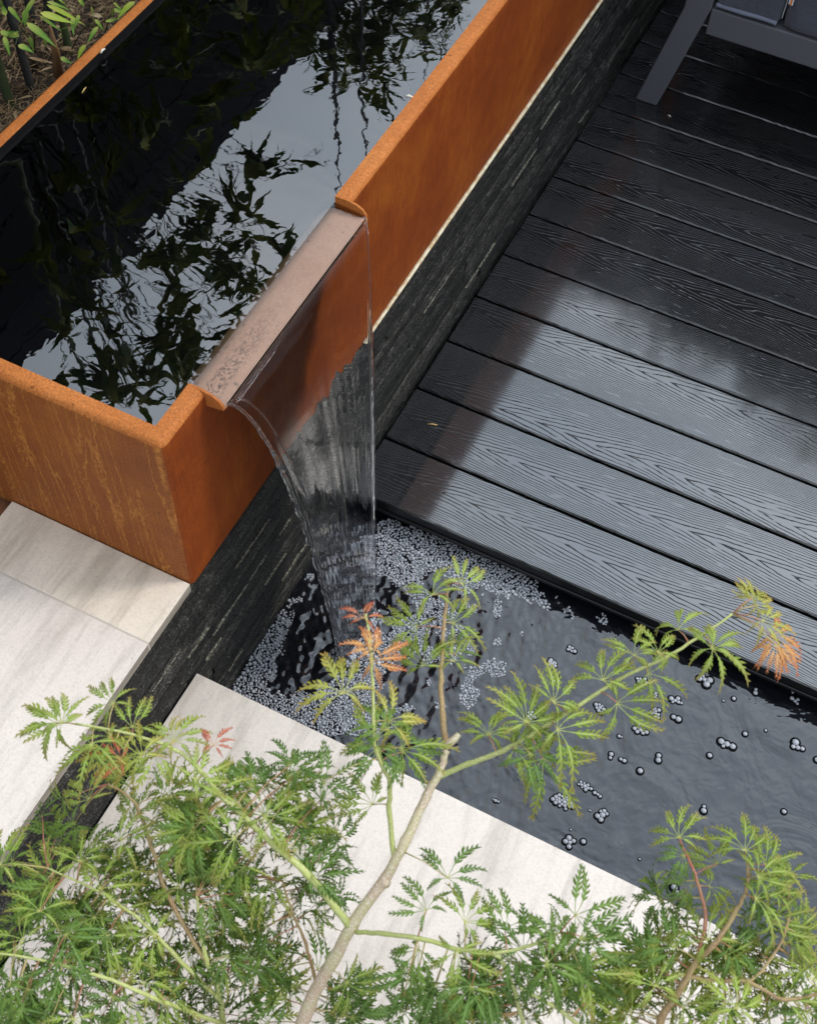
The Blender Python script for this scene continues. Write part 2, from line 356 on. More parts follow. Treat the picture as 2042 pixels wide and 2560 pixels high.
# pale mineral lines in the ledges
c3 = lambda x, y: (x * .5936, 1180 + y * .5936); cb = lambda x, y: (1300 + x * .23256, y * .23256); c2 = lambda x, y: (1021 + x * .5936, y * .5936)
for n_, (p, q, w) in enumerate([(c3(1050, 480), c3(905, 690), .0034), (c3(893, 660), c3(800, 780), .003), (c3(770, 750), c3(650, 930), .0018), (c3(1212, 345), c3(1125, 480), .002),
        (c3(1300, 310), c3(1195, 455), .0016), (c3(1230, 200), c3(1185, 270), .0014), (c3(1030, 760), c3(970, 835), .0018), (c3(1145, 210), c3(1000, 400), .0012),
        (cb(440, 1110), cb(240, 1380), .0014), (cb(710, 800), cb(560, 1010), .0013), (cb(740, 1190), cb(650, 1320), .0016), (cb(200, 1000), cb(10, 1330), .0016),
        (c2(545, 625), c2(440, 790), .0015), (c2(370, 1040), c2(250, 1200), .0014), (c2(520, 800), c2(415, 990), .0012), 
        (c2(200, 1120), c2(70, 1330), .0013), (c3(1130, 350), c3(1060, 460), .0012), (c3(940, 700), c3(875, 800), .0012)]):
    a = atx(*p, .004); b = atx(*q, .004); zz = (a.z + b.z) / 2 - ZD
    y0, y1 = sorted((a.y, b.y)); n = 7; V = []; F = []
    for i in range(n):
        t = i / (n - 1); y = y0 + (y1 - y0) * t; ww = w * .8 * (.25 + .75 * math.sin(math.pi * min(1, max(0, t * .9 + .05)))) * random.uniform(.6, 1.1)
        V += [(-.004, y, zz - ww / 2), (.0019, y, zz - ww / 2), (.0016, y, zz + ww / 2), (-.004, y, zz + ww / 2)]
    for i in range(n - 1):
        for k in range(4): F.append((i * 4 + k, i * 4 + (k + 1) % 4, i * 4 + 4 + (k + 1) % 4, i * 4 + 4 + k))
    F += [(3, 2, 1, 0), tuple((n - 1) * 4 + k for k in range(4))]
    obj('mineral_line', mesh('mineral_line', V, F, mats=[m_mineral]), wall)

# upper paving (level with the top of the wall)
up = empty('upper_paving', (-.16, -.5, -.012), kind='structure')
def slab(name, x0, x1, y0, y1, zt, th, mt, parent, bev=.0015):
    V = boxv(x0, x1, y0, y1, zt - th, zt); me = mesh(name, V, BOXF, mats=[mt, m_pavedge], mi=[1, 0, 1, 1, 1, 1])
    o = obj(name, me, parent); o.location = -parent.location; bevel(o, bev); return o
slab('paving_slab', -.331, -.0005, -.1165, -.0015, .010, .020, m_pav2, up)
slab('paving_slab', -.331, -.0005, -.717, -.1185, .010, .020, m_pav, up)
slab('paving_slab', -.331, -.0005, -1.319, -.719, .010, .020, m_pav, up)
b = box('paving_grout', -.33, -.0012, -1.3, -.002, -.0105, .0094, MT('pale_grout', color=(.56, .49, .42), rough=.9).m); b['kind'] = 'structure'
base = box('paving_bed', -.325, -.02, -1.3, -.004, -.3, -.011, m_dark); base['kind'] = 'structure'
# pond coping
cp = empty('pond_coping', (.5, -.5, ZC - .02), kind='structure')
rows = [(-.402, -.038), (-1.003, -.4045), (-1.607, -1.0055)]
for r, (y0, y1) in enumerate(rows):
    xs = [.004, .3365, .938, 1.54, 2.2] if r == 0 else [.004, .25, .85, 1.45, 2.05]
    for i in range(len(xs) - 1):
        mt = m_pav3 if (r == 0 and i == 0) else m_pav
        slab('coping_slab', xs[i] + .001, xs[i + 1] - .001, y0, y1, ZC + random.uniform(-.0006, .0006), .02, mt, cp, .0012)
b = box('coping_base', .0025, 2.2, -1.9, -.056, -.71, ZC - .0205, m_dark); b['kind'] = 'structure'
gr = MT('grey_grout', color=(.50, .43, .35), rough=.9).m
b = box('joint_grout', .006, 2.19, -1.6, -.045, ZC - .02, ZC - .002, gr); b['kind'] = 'structure'
# deck
dk = empty('deck', (1.1, 1.8, ZD - .03), kind='structure')
NB = 17
for k in range(NB):
    y0 = YD + PITCH * k; w = PITCH - .006
    V = []; F = []; r = .003
    prof = [(0, -.024), (0, -r), (r, 0), (w - r, 0), (w, -r), (w, -.024)]
    for x in (0, 2.3): V += [(x, p[0] - w / 2, p[1]) for p in prof]
    F = [(i, (i + 1) % 6, 6 + (i + 1) % 6, 6 + i) for i in range(6)] + [(5, 4, 3, 2, 1, 0), (6, 7, 8, 9, 10, 11)]
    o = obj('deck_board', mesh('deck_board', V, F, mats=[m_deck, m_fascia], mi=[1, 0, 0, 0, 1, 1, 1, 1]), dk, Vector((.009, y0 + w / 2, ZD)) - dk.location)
box('fascia_board', .012, 2.3, YD + .012, YD + .030, -.62, ZD - .0255, m_fascia, dk).location = -dk.location
box('edge_bead', .012, 2.3, YD - .004, YD + .0095, ZD - .034, ZD - .0255, m_fascia, dk, .002).location = -dk.location
for x in (.3, .8, 1.3, 1.8): box('joist', x, x + .05, YD + .032, YD + 2.5, ZD - .12, ZD - .0255, m_dark, dk).location = -dk.location
b = box('under_deck', .012, 2.3, YD + .04, 3.1, -.71, ZD - .125, m_dark); b['kind'] = 'structure'

# pond water with ripples spreading from the fall
LX, LY0, LY1 = .166, .178, .304
xs_ = np.linspace(.002, 1.5, 700); ys_ = np.linspace(-.0555, YD + .028, 270)
X, Y = np.meshgrid(xs_, ys_); dy = np.maximum(0, np.maximum(LY0 - Y, Y - LY1)); D = np.hypot(X - LX, dy)
Z = .0011 * np.exp(-D / .16) * np.sin(D * 190 + 2.2 * np.sin(X * 31 + Y * 17)) + .0007 * np.exp(-D / .5) * np.sin(D * 95 + 1.4 * np.sin(X * 13 - Y * 21))
for _ in range(34):
    th = rng.uniform(0, 2 * np.pi); kk = rng.uniform(90, 430); ph = rng.uniform(0, 6.3)
    Z += .058 / kk * np.exp(-D / .24) * np.sin(kk * (X * np.cos(th) + Y * np.sin(th)) + ph + 1.5 * np.sin(X * 40 + ph))
V = np.stack([X, Y, ZP + Z], -1).reshape(-1, 3); nx = len(xs_); ny = len(ys_)
I = np.arange(nx * ny).reshape(ny, nx); Fq = np.stack([I[:-1, :-1], I[:-1, 1:], I[1:, 1:], I[1:, :-1]], -1).reshape(-1, 4)
me = bpy.data.meshes.new('pond_water'); me.vertices.add(len(V)); me.vertices.foreach_set('co', V.ravel())
me.loops.add(Fq.size); me.loops.foreach_set('vertex_index', Fq.ravel().astype(np.int32)); me.polygons.add(len(Fq))
me.polygons.foreach_set('loop_start', np.arange(0, Fq.size, 4, dtype=np.int32)); me.polygons.foreach_set('loop_total', np.full(len(Fq), 4, np.int32))
me.update(calc_edges=True); me.polygons.foreach_set('use_smooth', [True] * len(Fq)); me.materials.append(m_pond)
g = obj('pond_water', me); g['kind'] = 'structure'
def wz(x, y):
    i = int((x - xs_[0]) / (xs_[1] - xs_[0])); j = int((y - ys_[0]) / (ys_[1] - ys_[0]))
    return ZP + Z[min(max(j, 0), ny - 1), min(max(i, 0), nx - 1)]

# ------------------------------------------------------------------ corten tank
tank = empty('corten_tank', (-TW / 2, 1.2, 0), label='long raised rusty corten steel water tank brimming with dark water', cat='water tank')
TL = 2.9; R0 = .012
def ring(d, z):             # rounded rectangle inset by d, extra stations along the notch side
    rc = max(.001, .012 - d) if d < .02 else .0008
    P = []
    def arc(cx, cy, a0, n=4):
        for i in range(n + 1):
            a = math.radians(a0 + 90 * i / n); P.append((cx + rc * math.cos(a), cy + rc * math.sin(a), z))
    x0, x1, y0, y1 = -TW + d, -d, d, TL - d
    arc(x1 - rc, y0 + rc, 270); P.append((x1, YN0, z)); P.append((x1, YN1, z)); arc(x1 - rc, y1 - rc, 0); arc(x0 + rc, y1 - rc, 90); arc(x0 + rc, y0 + rc, 180)
    return P
prof = [(0, 0), (0, H - R0)] + [(R0 * (1 - math.cos(t)), H - R0 + R0 * math.sin(t)) for t in (math.radians(q) for q in (18, 36, 54, 72, 90))] + [(A, H)]
ZL = H - .024                         # underside of the lowered lip
prof.insert(1, (0, ZL - .004))
V = []; rings = []
for d, z in prof: rings.append(ring(d, z)); V += rings[-1]
n = len(rings[0]); F = []; Mi = []
for i in range(len(prof) - 1):
    for k in range(n):
        if k == 5 and i >= 1: continue           # the notch opening
        kk = (k + 1) % n; F.append((i * n + k, i * n + kk, (i + 1) * n + kk, (i + 1) * n + k))
        nrm_end = (16 <= k <= 22) and False
        a, b = rings[0][k], rings[0][kk]; mid = ((a[0] + b[0]) / 2, (a[1] + b[1]) / 2)
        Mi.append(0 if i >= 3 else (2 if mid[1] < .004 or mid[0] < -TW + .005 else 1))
base = len(V)
for s, k in ((1, 5), (-1, 6)):                 # cheeks of the notch: the cut sheet ends
    ids = [i * n + k for i in range(1, len(prof))]
    q = rings[-1][k]; V.append((q[0], q[1], ZL - .004)); ids.append(len(V) - 1)
    F.append(tuple(ids if s > 0 else ids[::-1])); Mi.append(3)
shell = obj('tank_shell', mesh('tank_shell', V, F, True, [m_rim, m_side, m_end, m_rim], Mi), tank, -tank.location)
for p_ in shell.data.polygons[-2:]: p_.use_smooth = False
es = shell.modifiers.new('es', 'EDGE_SPLIT'); es.split_angle = math.radians(50)
# black inner liner
x0, x1, y0, y1 = -TW + A, -A, A, TL - A
V = []; F = []
st = [(x0, y0), (x1, y0), (x1, YN0), (x1, YN1), (x1, y1), (x0, y1)]
for z in (.06, ZL - .016, H - .0006): V += [(x, y, z) for x, y in st]
for i in range(2):
    for k in range(6):
        if k == 2 and i == 1: continue
        F.append((i * 6 + (k + 1) % 6, i * 6 + k, (i + 1) * 6 + k, (i + 1) * 6 + (k + 1) % 6))
F.append((0, 1, 2, 3, 4, 5))
obj('inner_liner', mesh('inner_liner', V, F, mats=[m_liner]), tank, -tank.location)
# the lowered spillway lip: a thick plate that dips into the water
prf = [(-.054, ZL - .022), (-.040, ZL - .007), (-.028, ZL + .0005), (.0, ZL + .0022), (.026, ZL + .0022), (.0285, ZL + .0005), (.0285, ZL - .0012), (.026, ZL - .0025), (0.0, ZL - .0032), (-.03, ZL - .005), (-.054, ZL - .026)]
V = []; F = []; NS = 24
for j in range(NS + 1):
    y = YN0 + .0004 + (YN1 - YN0 - .0008) * j / NS
    for x, z in prf: V.append((x, y, z + .0003 * noise.noise((x * 50, y * 40, 0))))
m_ = len(prf)
for j in range(NS):
    for k in range(m_): F.append((j * m_ + k, j * m_ + (k + 1) % m_, (j + 1) * m_ + (k + 1) % m_, (j + 1) * m_ + k))
F.append(tuple(range(m_))[::-1]); F.append(tuple(NS * m_ + k for k in range(m_)))
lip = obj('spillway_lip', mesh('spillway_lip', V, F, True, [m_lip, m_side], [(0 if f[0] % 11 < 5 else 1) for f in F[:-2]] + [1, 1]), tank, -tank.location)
for yc in (YN0 - .0020, YN1 + .0020):      # little wings of sheet closing the ends of the lip
    pf = [(-.0262, H + .0004), (-.004, H + .0004), (.010, H - .0025), (.021, H - .008), (.0272, H - .0165), (.0285, ZL - .001), (.0, ZL - .006), (-.0262, ZL - .006)]
    V = [(x, yc - .0021, z) for x, z in pf] + [(x, yc + .0021, z) for x, z in pf]; n = len(pf)
    F = [tuple(range(n)), tuple(range(2 * n - 1, n - 1, -1))] + [((i + 1) % n, i, i + n, (i + 1) % n + n) for i in range(n)]
    o = obj('lip_cheek', mesh('lip_cheek', V, F, mats=[m_rim]), tank, -tank.location); bevel(o, .0012)
# water filling the tank, dipping over the lip
V = []; F = []
def wtop(x): return ZT if x < -.03 else ZT - (ZT - (ZL + .0072)) * min(1, ((x + .03) / .058)) ** 1.6
gx = [x0 + .0006 + (x1 - .012 - x0) * i / 30 for i in range(31)]; gy = [y0 + .0005 + (YN0 - y0) * i / 8 for i in range(8)] + [YN0 + .0006 + (YN1 - YN0 - .0012) * i / 24 for i in range(25)] + [YN1 + (y1 - YN1 - .0006) * (i + 1) / 60 for i in range(60)]
gx2 = gx + [x1 - .0006]
nxx = len(gx2)
for y in gy:
    for x in gx2: V.append((x, y, ZT + (.0011 if (x - x0 < .002) else 0)))
for j in range(len(gy) - 1):
    for i in range(nxx - 1): a = j * nxx + i; F.append((a, a + 1, a + nxx + 1, a + nxx))
b0 = len(V); lx = [x1 - .0006 + (.0285 - x1 + .0006) * i / 12 for i in range(13)]
for j in range(25):
    y = gy[8 + j]
    for x in lx: V.append((x, y, wtop(x)))
for j in range(24):
    for i in range(12): a = b0 + j * 13 + i; F.append((a, a + 1, a + 14, a + 13))
Mi = [0] * (len(F) - 288) + [1] * 288
g = obj('tank_water', mesh('tank_water', V, F, True, [m_tankw, m_film], Mi)); g['kind'] = 'structure'
# pale bead of sealant under the far half of the tank side
V = []; F = []; n = 60
for i in range(n + 1):
    y = .565 + 2.35 * i / n; w = .0028 + .0010 * noise.noise((y * 9, 0, 0)) - (.0012 if i < 4 else 0)
    V += [(.0006, y, -w), (.0068, y, -w), (.0068, y, w * .4), (.0006, y, w)]
for i in range(n):
    for k in range(4): F.append((i * 4 + k, i * 4 + (k + 1) % 4, i * 4 + 4 + (k + 1) % 4, i * 4 + 4 + k))
F += [(3, 2, 1, 0), tuple(n * 4 + k for k in range(4))]
obj('sealant_bead', mesh('sealant_bead', V, F, True, [m_seal]), tank, -tank.location)

# ------------------------------------------------------------------ waterfall
fall = empty('waterfall', (LX, .24, ZP), label='clear narrowing sheet of water falling from the tank spillway into the pond', cat='waterfall')
TF = .394
def path(t, a):             # t 0..1 along the fall, a 0..1 across
    tt = TF * t; x = .0285 + .35 * tt; z = ZL + .0060 - 4.905 * tt * tt * ((ZL + .006 - ZP) / .761)
    yl = YN0 + .0045 + (.178 - YN0 - .0045) * t; yr = YN1 - .003 + (.304 - YN1 + .003) * t
    return Vector((x, yl + (yr - yl) * a, z))
NU, NV = 90, 200; V = []; F = []
for side in (0, 1):
    for j in range(NV + 1):
        t = (j / NV) ** .75
        for i in range(NU + 1):
            a = i / NU; p = path(t, a); ed = min(a, 1 - a)
            grow = min(1, t * 3)
            amp = .0008 * grow
            wv = noise.noise((a * 26, t * 2.6, 5 + side * 9)) * amp * .35 + noise.noise((a * 8, t * 1.8, side * 4)) * amp * 1.4
            if t > .55: wv += noise.noise((a * 40, t * 24, side * 7)) * .00045 * (t - .55) * 2
            th = .0010 + .0006 * (1 - t) + .0018 * max(0, 1 - ed / .03) * grow
            if ed == 0: th = 0.0002
            p.x += (th if side == 0 else -th) + wv * (0 if ed == 0 else 1)
            V.append(p)
nn = (NU + 1) * (NV + 1)
for j in range(NV):
    for i in range(NU):
        a = j * (NU + 1) + i; F.append((a, a + NU + 1, a + NU + 2, a + 1)); b = a + nn; F.append((b, b + 1, b + NU + 2, b + NU + 1))
for j in range(NV):
    for i, fl_ in ((0, 0), (NU, 1)):
        a = j * (NU + 1) + i; q = (a, a + nn, a + nn + NU + 1, a + NU + 1); F.append(q[::-1] if not fl_ else q)
for j, fl_ in ((0, 1), (NV, 0)):
    for i in range(NU):
        a = j * (NU + 1) + i; q = (a, a + nn, a + nn + 1, a + 1); F.append(q if fl_ else q[::-1])
obj('water_sheet', mesh('water_sheet', V, F, True, [m_sheet]), fall, -fall.location)
for a, r0, sd in ((0.0, .0034, 1), (1.0, .0021, 2)):
    mb = MB(); pts = []; rad = []
    for j in range(150):
        t = (j / 149) ** .8; p = path(t, a); k = min(1, t * 2.5)
        p += Vector((noise.noise((t * 34, sd, 0)), (noise.noise((t * 42, sd, 4)) - (0.2 if a == 0 else -.2)), 0)) * .0042 * k * (1 if a == 0 else .4)
        pts.append(p); rad.append(r0 * (.55 + .75 * t) * (1 + .42 * noise.noise((t * 60, sd, 9))))
    mb.tube(pts, rad, 8); o = mb.build('edge_strand', [m_glass], fall); o.location = -fall.location
mb = MB(); pts = [path(.04 + .5 * j / 60, .035 + .05 * j / 60) + Vector((.001, noise.noise((j * .3, 0, 0)) * .003, 0)) for j in range(61)]
mb.tube(pts, [.0016 * (1 + .5 * noise.noise((j * .5, 2, 2))) for j in range(61)], 7); o = mb.build('edge_strand', [m_glass], fall); o.location = -fall.location

# foam of tiny bubbles
def dome(nseg, rings_, full=.62):
    V = [(0, 0, 1)]; F = []
    for r in range(1, rings_ + 1):
        ph = math.pi * full * r / rings_
        for k in range(nseg): V.append((math.sin(ph) * math.cos(2 * math.pi * k / nseg), math.sin(ph) * math.sin(2 * math.pi * k / nseg), math.cos(ph)))
    for k in range(nseg): F.append((0, 1 + k, 1 + (k + 1) % nseg))
    for r in range(rings_ - 1):
        for k in range(nseg): a = 1 + r * nseg; F.append((a + k, a + nseg + k, a + nseg + (k + 1) % nseg, a + (k + 1) % nseg))
    return np.array(V), F
DV, DF = dome(7, 3)
blobs = [(.014, .05, .026, 1.2), (.016, .09, .022, 1.2), (.016, .13, .022, 1.1), (.018, .17, .02, 1), (.016, .21, .018, 1), (.014, .26, .016, .9), (.012, .32, .012, .7), (.05, .10, .012, .6), (.04, .15, .01, .6), (.05, .035, .03, 1.1), (.045, .0, .03, 1.1), (.02, .03, .03, 1.2), (.085, .02, .025, .8), (.12, .0, .03, .7), (.10, .055, .02, .5),
    (.10, .495, .025, .8), (.15, .49, .03, 1), (.20, .48, .03, 1), (.25, .49, .035, 1.1), (.30, .485, .03, 1.1), (.35, .49, .03, 1.0), (.40, .50, .028, .8), (.45, .485, .02, .7), (.50, .48, .018, .6), (.56, .495, .015, .6),
    (.09, .44, .02, .8), (.13, .42, .03, 1), (.19, .40, .03, .9), (.24, .38, .025, .8), (.29, .37, .02, .7), (.25, .31, .03, .9), (.23, .26, .03, .9), (.20, .20, .03, 1), (.22, .15, .03, .8),
    (.17, .12, .03, .8), (.20, .07, .03, .9), (.25, .09, .03, .7), (.28, .13, .02, .7), (.31, .16, .012, .6), (.34, .30, .02, .8), (.30, .27, .02, .8), (.325, .345, .014, .7), (.42, .31, .022, 1.0), (.395, .25, .012, .6), (.44, .40, .012, .6), (.37, .42, .016, .6), (.29, .43, .018, .8), (.33, .40, .012, .6), (.36, .33, .012, .7), (.40, .36, .010, .6), (.385, .28, .012, .7), (.33, .22, .014, .7), (.30, .33, .010, .6), (.40, .23, .02, .8), (.36, .19, .014, .6), (.15, .05, .03, .9), (.12, .09, .014, .5), (.08, .30, .012, .5), (.07, .25, .01, .4)]
bl = np.array(blobs); N = 120000
px_ = rng.uniform(.003, .6, N); py_ = rng.uniform(-.055, .525, N)
den = (bl[:, 3][None] * np.exp(-((px_[:, None] - bl[:, 0]) ** 2 + (py_[:, None] - bl[:, 1]) ** 2) / (bl[:, 2] ** 2 * 1.5))).sum(1)
fv = []; ff = []; fnum = 0; cell = {}
for i in range(N):
    if den[i] < .1: continue
    x, y = float(px_[i]), float(py_[i])
    if LY0 - .02 < y < LY1 + .01 and LX - .04 < x < LX + .012: continue
    an_ = math.atan2(y - .24, x - LX); rd_ = math.hypot(y - .24, x - LX) + .02 * noise.noise((x * 14, y * 14, 1))
    ns = .5 + .42 * noise.noise((x * 36 + 3 * noise.noise((x * 16, y * 16, 1)), y * 36, 2)) + .45 * noise.noise((rd_ * 85, an_ * 3.2, 5)) + .15 * noise.noise((x * 110, y * 110, 7))
    if den[i] < .10 + ns * .88: continue
    r = .0016 + .0025 * rng.random() ** 2 + (.0012 if y > .45 or x < .05 else 0) * rng.random()
    ok = True; cx_, cy_ = int(x / .005), int(y / .005)
    for a in (-1, 0, 1):
        for b in (-1, 0, 1):
            for (qx, qy, qr) in cell.get((cx_ + a, cy_ + b), ()):
                if (qx - x) ** 2 + (qy - y) ** 2 < (.80 * (qr + r)) ** 2: ok = False; break
            if not ok: break
        if not ok: break
    if not ok: continue
    cell.setdefault((cx_, cy_), []).append((x, y, r))
    z = wz(x, y)
    fv.append(DV * r * np.array([1, 1, .85]) + np.array([x, y, z])); ff += [tuple(q + fnum * len(DV) for q in f) for f in DF]; fnum += 1
foam = obj('foam', mesh('foam', np.concatenate(fv), ff, True, [m_foam]))
tag(foam, 'pale froth of tiny bubbles spreading round the foot of the waterfall', 'foam', kind='stuff')
# churned water and droplets where the sheet lands (part of the fall)
mb = MB(); DV2, DF2 = dome(8, 4, .8)
for _ in range(420):
    a = random.random(); x = LX + random.gauss(-.002, .013); y = LY0 + (LY1 - LY0) * a + random.gauss(0, .010); r = random.uniform(.0016, .0042)
    mb.add(DV2 * r + np.array([x, y, ZP + abs(random.gauss(0, .005))]), DF2)
o = mb.build('landing_froth', [m_foam], fall); o.location = -fall.location; o['kind'] = 'stuff'

# floating rafts of larger bubbles
c9 = lambda x, y: (1300 + x * .23256, 1650 + y * .23256); c5 = lambda x, y: (1300 + x * .4314, 1350 + y * .4314)
RAFT = [(c9(470, 1530), 22, .0037, 'largest floating raft of many bubbles, below the drooping maple leaves', (1.45, .8)),
 (c9(690, 1360), 10, .0036, 'long raft of bubbles half under a hanging leaf tip above the largest raft', (1.4, .6)),
 (c9(880, 1670), 6, .0050, 'raft of five small and one big bubble right of the largest raft', (.8, 1.3)),
 (c9(830, 1445), 3, .0034, 'short trio of bubbles just above the raft with one big bubble', (1.3, .7)),
 (c9(740, 1615), 2, .0019, 'tiny sliver of bubble between the largest raft and its right neighbour', (1.5, .6)),
 (c9(530, 1965), 5, .0050, 'bubbles touching the pale stone edge of the pond', (1.0, 1.1)),
 (c9(675, 1955), 1, .0048, 'single bubble beside the cluster at the stone edge', (1, 1)),
 (c9(540, 1825), 1, .0020, 'lone tiny bubble above the stone edge', (1, 1)),
 (c9(1285, 1195), 1, .0056, 'single round bubble below the joined pair in the middle of the pond', (1, 1)),
 (c9(1480, 1080), 2, .0055, 'joined pair of bubbles lying diagonally in the middle of the pond', (1, 1)),
 (c9(1115, 1085), 2, .0044, 'big and small bubble joined, left of the diagonal pair', (1, 1)),
 (c9(975, 1015), 2, .0046, 'upright pair of bubbles right of a long hanging leaf lobe', (.6, 1.3)),
 (c9(1060, 820), 2, .0034, 'small joined bubbles between two drooping maple leaves', (1, 1)),
 (c9(1290, 755), 9, .0042, 'raft of bubbles under the leaf tips right of the maple branch', (1, 1)),
 (c9(1450, 580), 11, .0038, 'raft of bubbles behind the rightmost long leaf lobe', (1, 1.1)),
 (c9(855, 515), 8, .0042, 'round raft of bubbles just below the green maple branch', (1, 1)),
 (c9(1695, 640), 2, .0060, 'pair of large bubbles right of the leafy branch tip', (1.3, .7)),
 (c9(1460, 385), 4, .0036, 'cluster of bubbles peeping out beneath a browned leaf', (1, 1)),
 (c9(1660, 440), 6, .0046, 'elongated cluster of bubbles under the curling leaf end', (1.5, .6)),
 (c9(1310, 230), 7, .0040, 'cluster of bubbles beneath the branch fork', (1.2, .8)),
 (c9(345, 50), 7, .0038, 'ring-shaped cluster of bubbles left of the first leaf on the long branch', (1, 1)),
 (c9(380, 210), 5, .0034, 'ragged cluster of bubbles beside the upright leaf', (1, 1)),
 (c9(110, 590), 9, .0034, 'cluster of bubbles showing between the lobes of the left leaf of the branch', (1, 1.1)),
 (c9(1150, 30), 2, .0042, 'pair of bubbles above the upper edge of the branch', (.8, 1)),
 (c5(1195, 1185), 4, .0058, 'cluster of one large and three small bubbles in the open water', (1.2, .9)),
 (c5(1605, 1205), 4, .0066, 'rightmost big bubble cluster near the dark reflection of the deck', (1.2, .8)),
 (c5(1095, 1250), 1, .0050, 'single bubble lower left of the four-bubble cluster in open water', (1, 1)),
 (c5(1300, 1125), 1, .0046, 'single bubble upper right of the four-bubble cluster in open water', (1, 1)),
 (c5(1420, 1105), 1, .0028, 'small bubble nearest the edge of the dark reflection', (1, 1)),
 (c5(1060, 1570), 2, .0056, 'upright joined pair of bubbles above the feathery leaf at the lower right', (.8, 1.2)),
 (c5(1525, 1575), 1, .0046, 'lone bubble in the lower right of the open water', (1, 1)),
 (c5(1360, 888), 2, .0050, 'pair of bubbles on the rim of the dark reflection', (1, 1)),
 (c5(1570, 870), 4, .0044, 'upper of the two bubble clusters in the dark reflection of the deck', (1, 1)),
 (c5(1590, 935), 4, .0042, 'lower of the two bubble clusters in the dark reflection of the deck', (1, 1)),
 (c5(1065, 810), 5, .0062, 'cluster of large bubbles where the dark reflection begins', (1, 1)),
 (c5(1235, 920), 1, .0042, 'single bubble just outside the dark reflection', (1, 1)),
 (c5(1175, 933), 1, .0024, 'tiny bubble left of the single one outside the dark reflection', (1, 1)),
 (c5(890, 2015), 2, .0064, 'bubbles against the stone edge under the lower right leaves', (1, 1)),
 (c5(290, 635), 6, .0036, 'small clump of bubbles drifting off the right end of the froth', (1, 1)),
 (c5(690, 1850), 1, .0024, 'tiny bubble alone above the lower stone edge', (1, 1)),
 (c5(1716, 1275), 1, .0052, 'bubble cut by the right border of the view', (1, 1)),
 (c5(185, 720), 6, .0038, 'loose ring of bubbles between the froth and the long branch', (1, 1)),
 ((1238, 2002), 3, .0034, 'small trail of bubbles near the stone edge left of the largest raft', (1.4, .8))]
DV3, DF3 = dome(14, 6, .55)
for (pp, n, r, lab, (ax, ay)) in RAFT:
    c = at(*pp, ZP); rs = random.Random(int(pp[0] * 7 + pp[1])); pos = []
    tries = 0; sp = r * 1.7 * math.sqrt(n) * .62
    while len(pos) < n:
        rr = r * rs.uniform(.6, 1.15) if n > 2 else r * (1 if not pos else rs.uniform(.6, .95)); best = None
        if not pos: pos.append((0, 0, rr)); continue
        for _ in range(160):
            b_ = rs.choice(pos); an = rs.uniform(0, 6.283); dd = (b_[2] + rr) * .88; q = (b_[0] + dd * math.cos(an), b_[1] + dd * math.sin(an))
            if any((q[0] - w[0]) ** 2 + (q[1] - w[1]) ** 2 < (.82 * (w[2] + rr)) ** 2 for w in pos): continue
            sc_ = (q[0] / ax) ** 2 + (q[1] / ay) ** 2 + rs.uniform(0, r * r * 3)
            if best is None or sc_ < best[0]: best = (sc_, q)
        if best: pos.append((best[1][0], best[1][1], rr))
        else: break
    mb = MB()
    for (x, y, rr) in pos:
        mb.add(DV3 * rr * np.array([1, 1, .8]) + np.array([x, y, 0.0002]), DF3, 0)
        V = []; F = []; K = 16                    # concave collar of water round the bubble, its dark reflection painted black
        for k in range(K):
            an = 2 * math.pi * k / K
            for q, zz in ((.90, .0020), (1.18, .0014), (1.50, .0004)): V.append((x + rr * q * math.cos(an), y + rr * q * math.sin(an), zz * rr / .005))
        for k in range(K):
            for u in range(2): F.append((k * 3 + u, k * 3 + u + 1, ((k + 1) % K) * 3 + u + 1, ((k + 1) % K) * 3 + u))
        mb.add(V, F, 1)
    o = mb.build('bubble_cluster', [m_bub, m_menis]); o.location = (c.x, c.y, wz(c.x, c.y) + .0004)
    o.rotation_euler.z = 0
    tag(o, lab, 'bubbles', 'bubbles floating on the black pond')

# ------------------------------------------------------------------ garden sofa
sofa = empty('garden_sofa', (.6, 2.2, ZD), label='charcoal outdoor sofa with slanted leg and dark padded cushions on the black deck', cat='sofa')
def extr(name, prof, y0, y1, mt, parent, bev=.003):
    n = len(prof); V = [(x, y0, z) for x, z in prof] + [(x, y1, z) for x, z in prof]
    F = [tuple(range(n)), tuple(range(2 * n - 1, n - 1, -1))] + [((i + 1) % n, i, i + n, (i + 1) % n + n) for i in range(n)]
    o = obj(name, mesh(name, V, F, mats=[mt]), parent, -sofa.location); bevel(o, bev); return o
YF = 1.925
extr('leg', [(.0815, ZD + .0005), (.1385, ZD + .0005), (.2115, -.078), (.2100, .20), (.1500, .20), (.1480, -.094)], YF, YF + .05, m_frame, sofa)
extr('leg', [(.0815, ZD + .0005), (.1385, ZD + .0005), (.2115, -.078), (.2100, .20), (.1500, .20), (.1480, -.094)], YF + .66, YF + .71, m_frame, sofa)
extr('armrest', [(.148, .2003), (.214, .2003), (.214, .225), (.148, .225)], YF - .01, YF + .74, m_frame, sofa)
extr('front_rail', [(.2118, -.147), (1.50, -.147), (1.50, -.079), (.2118, -.079)], YF + .004, YF + .046, m_frame, sofa)
extr('seat_base', [(.2122, -.11), (1.50, -.11), (1.50, -.082), (.2122, -.082)], YF + .0465, YF + .68, m_frame, sofa)
extr('leg', [(1.50, ZD + .0005), (1.56, ZD + .0005), (1.56, .2), (1.50, .2)], YF, YF + .05, m_frame, sofa)
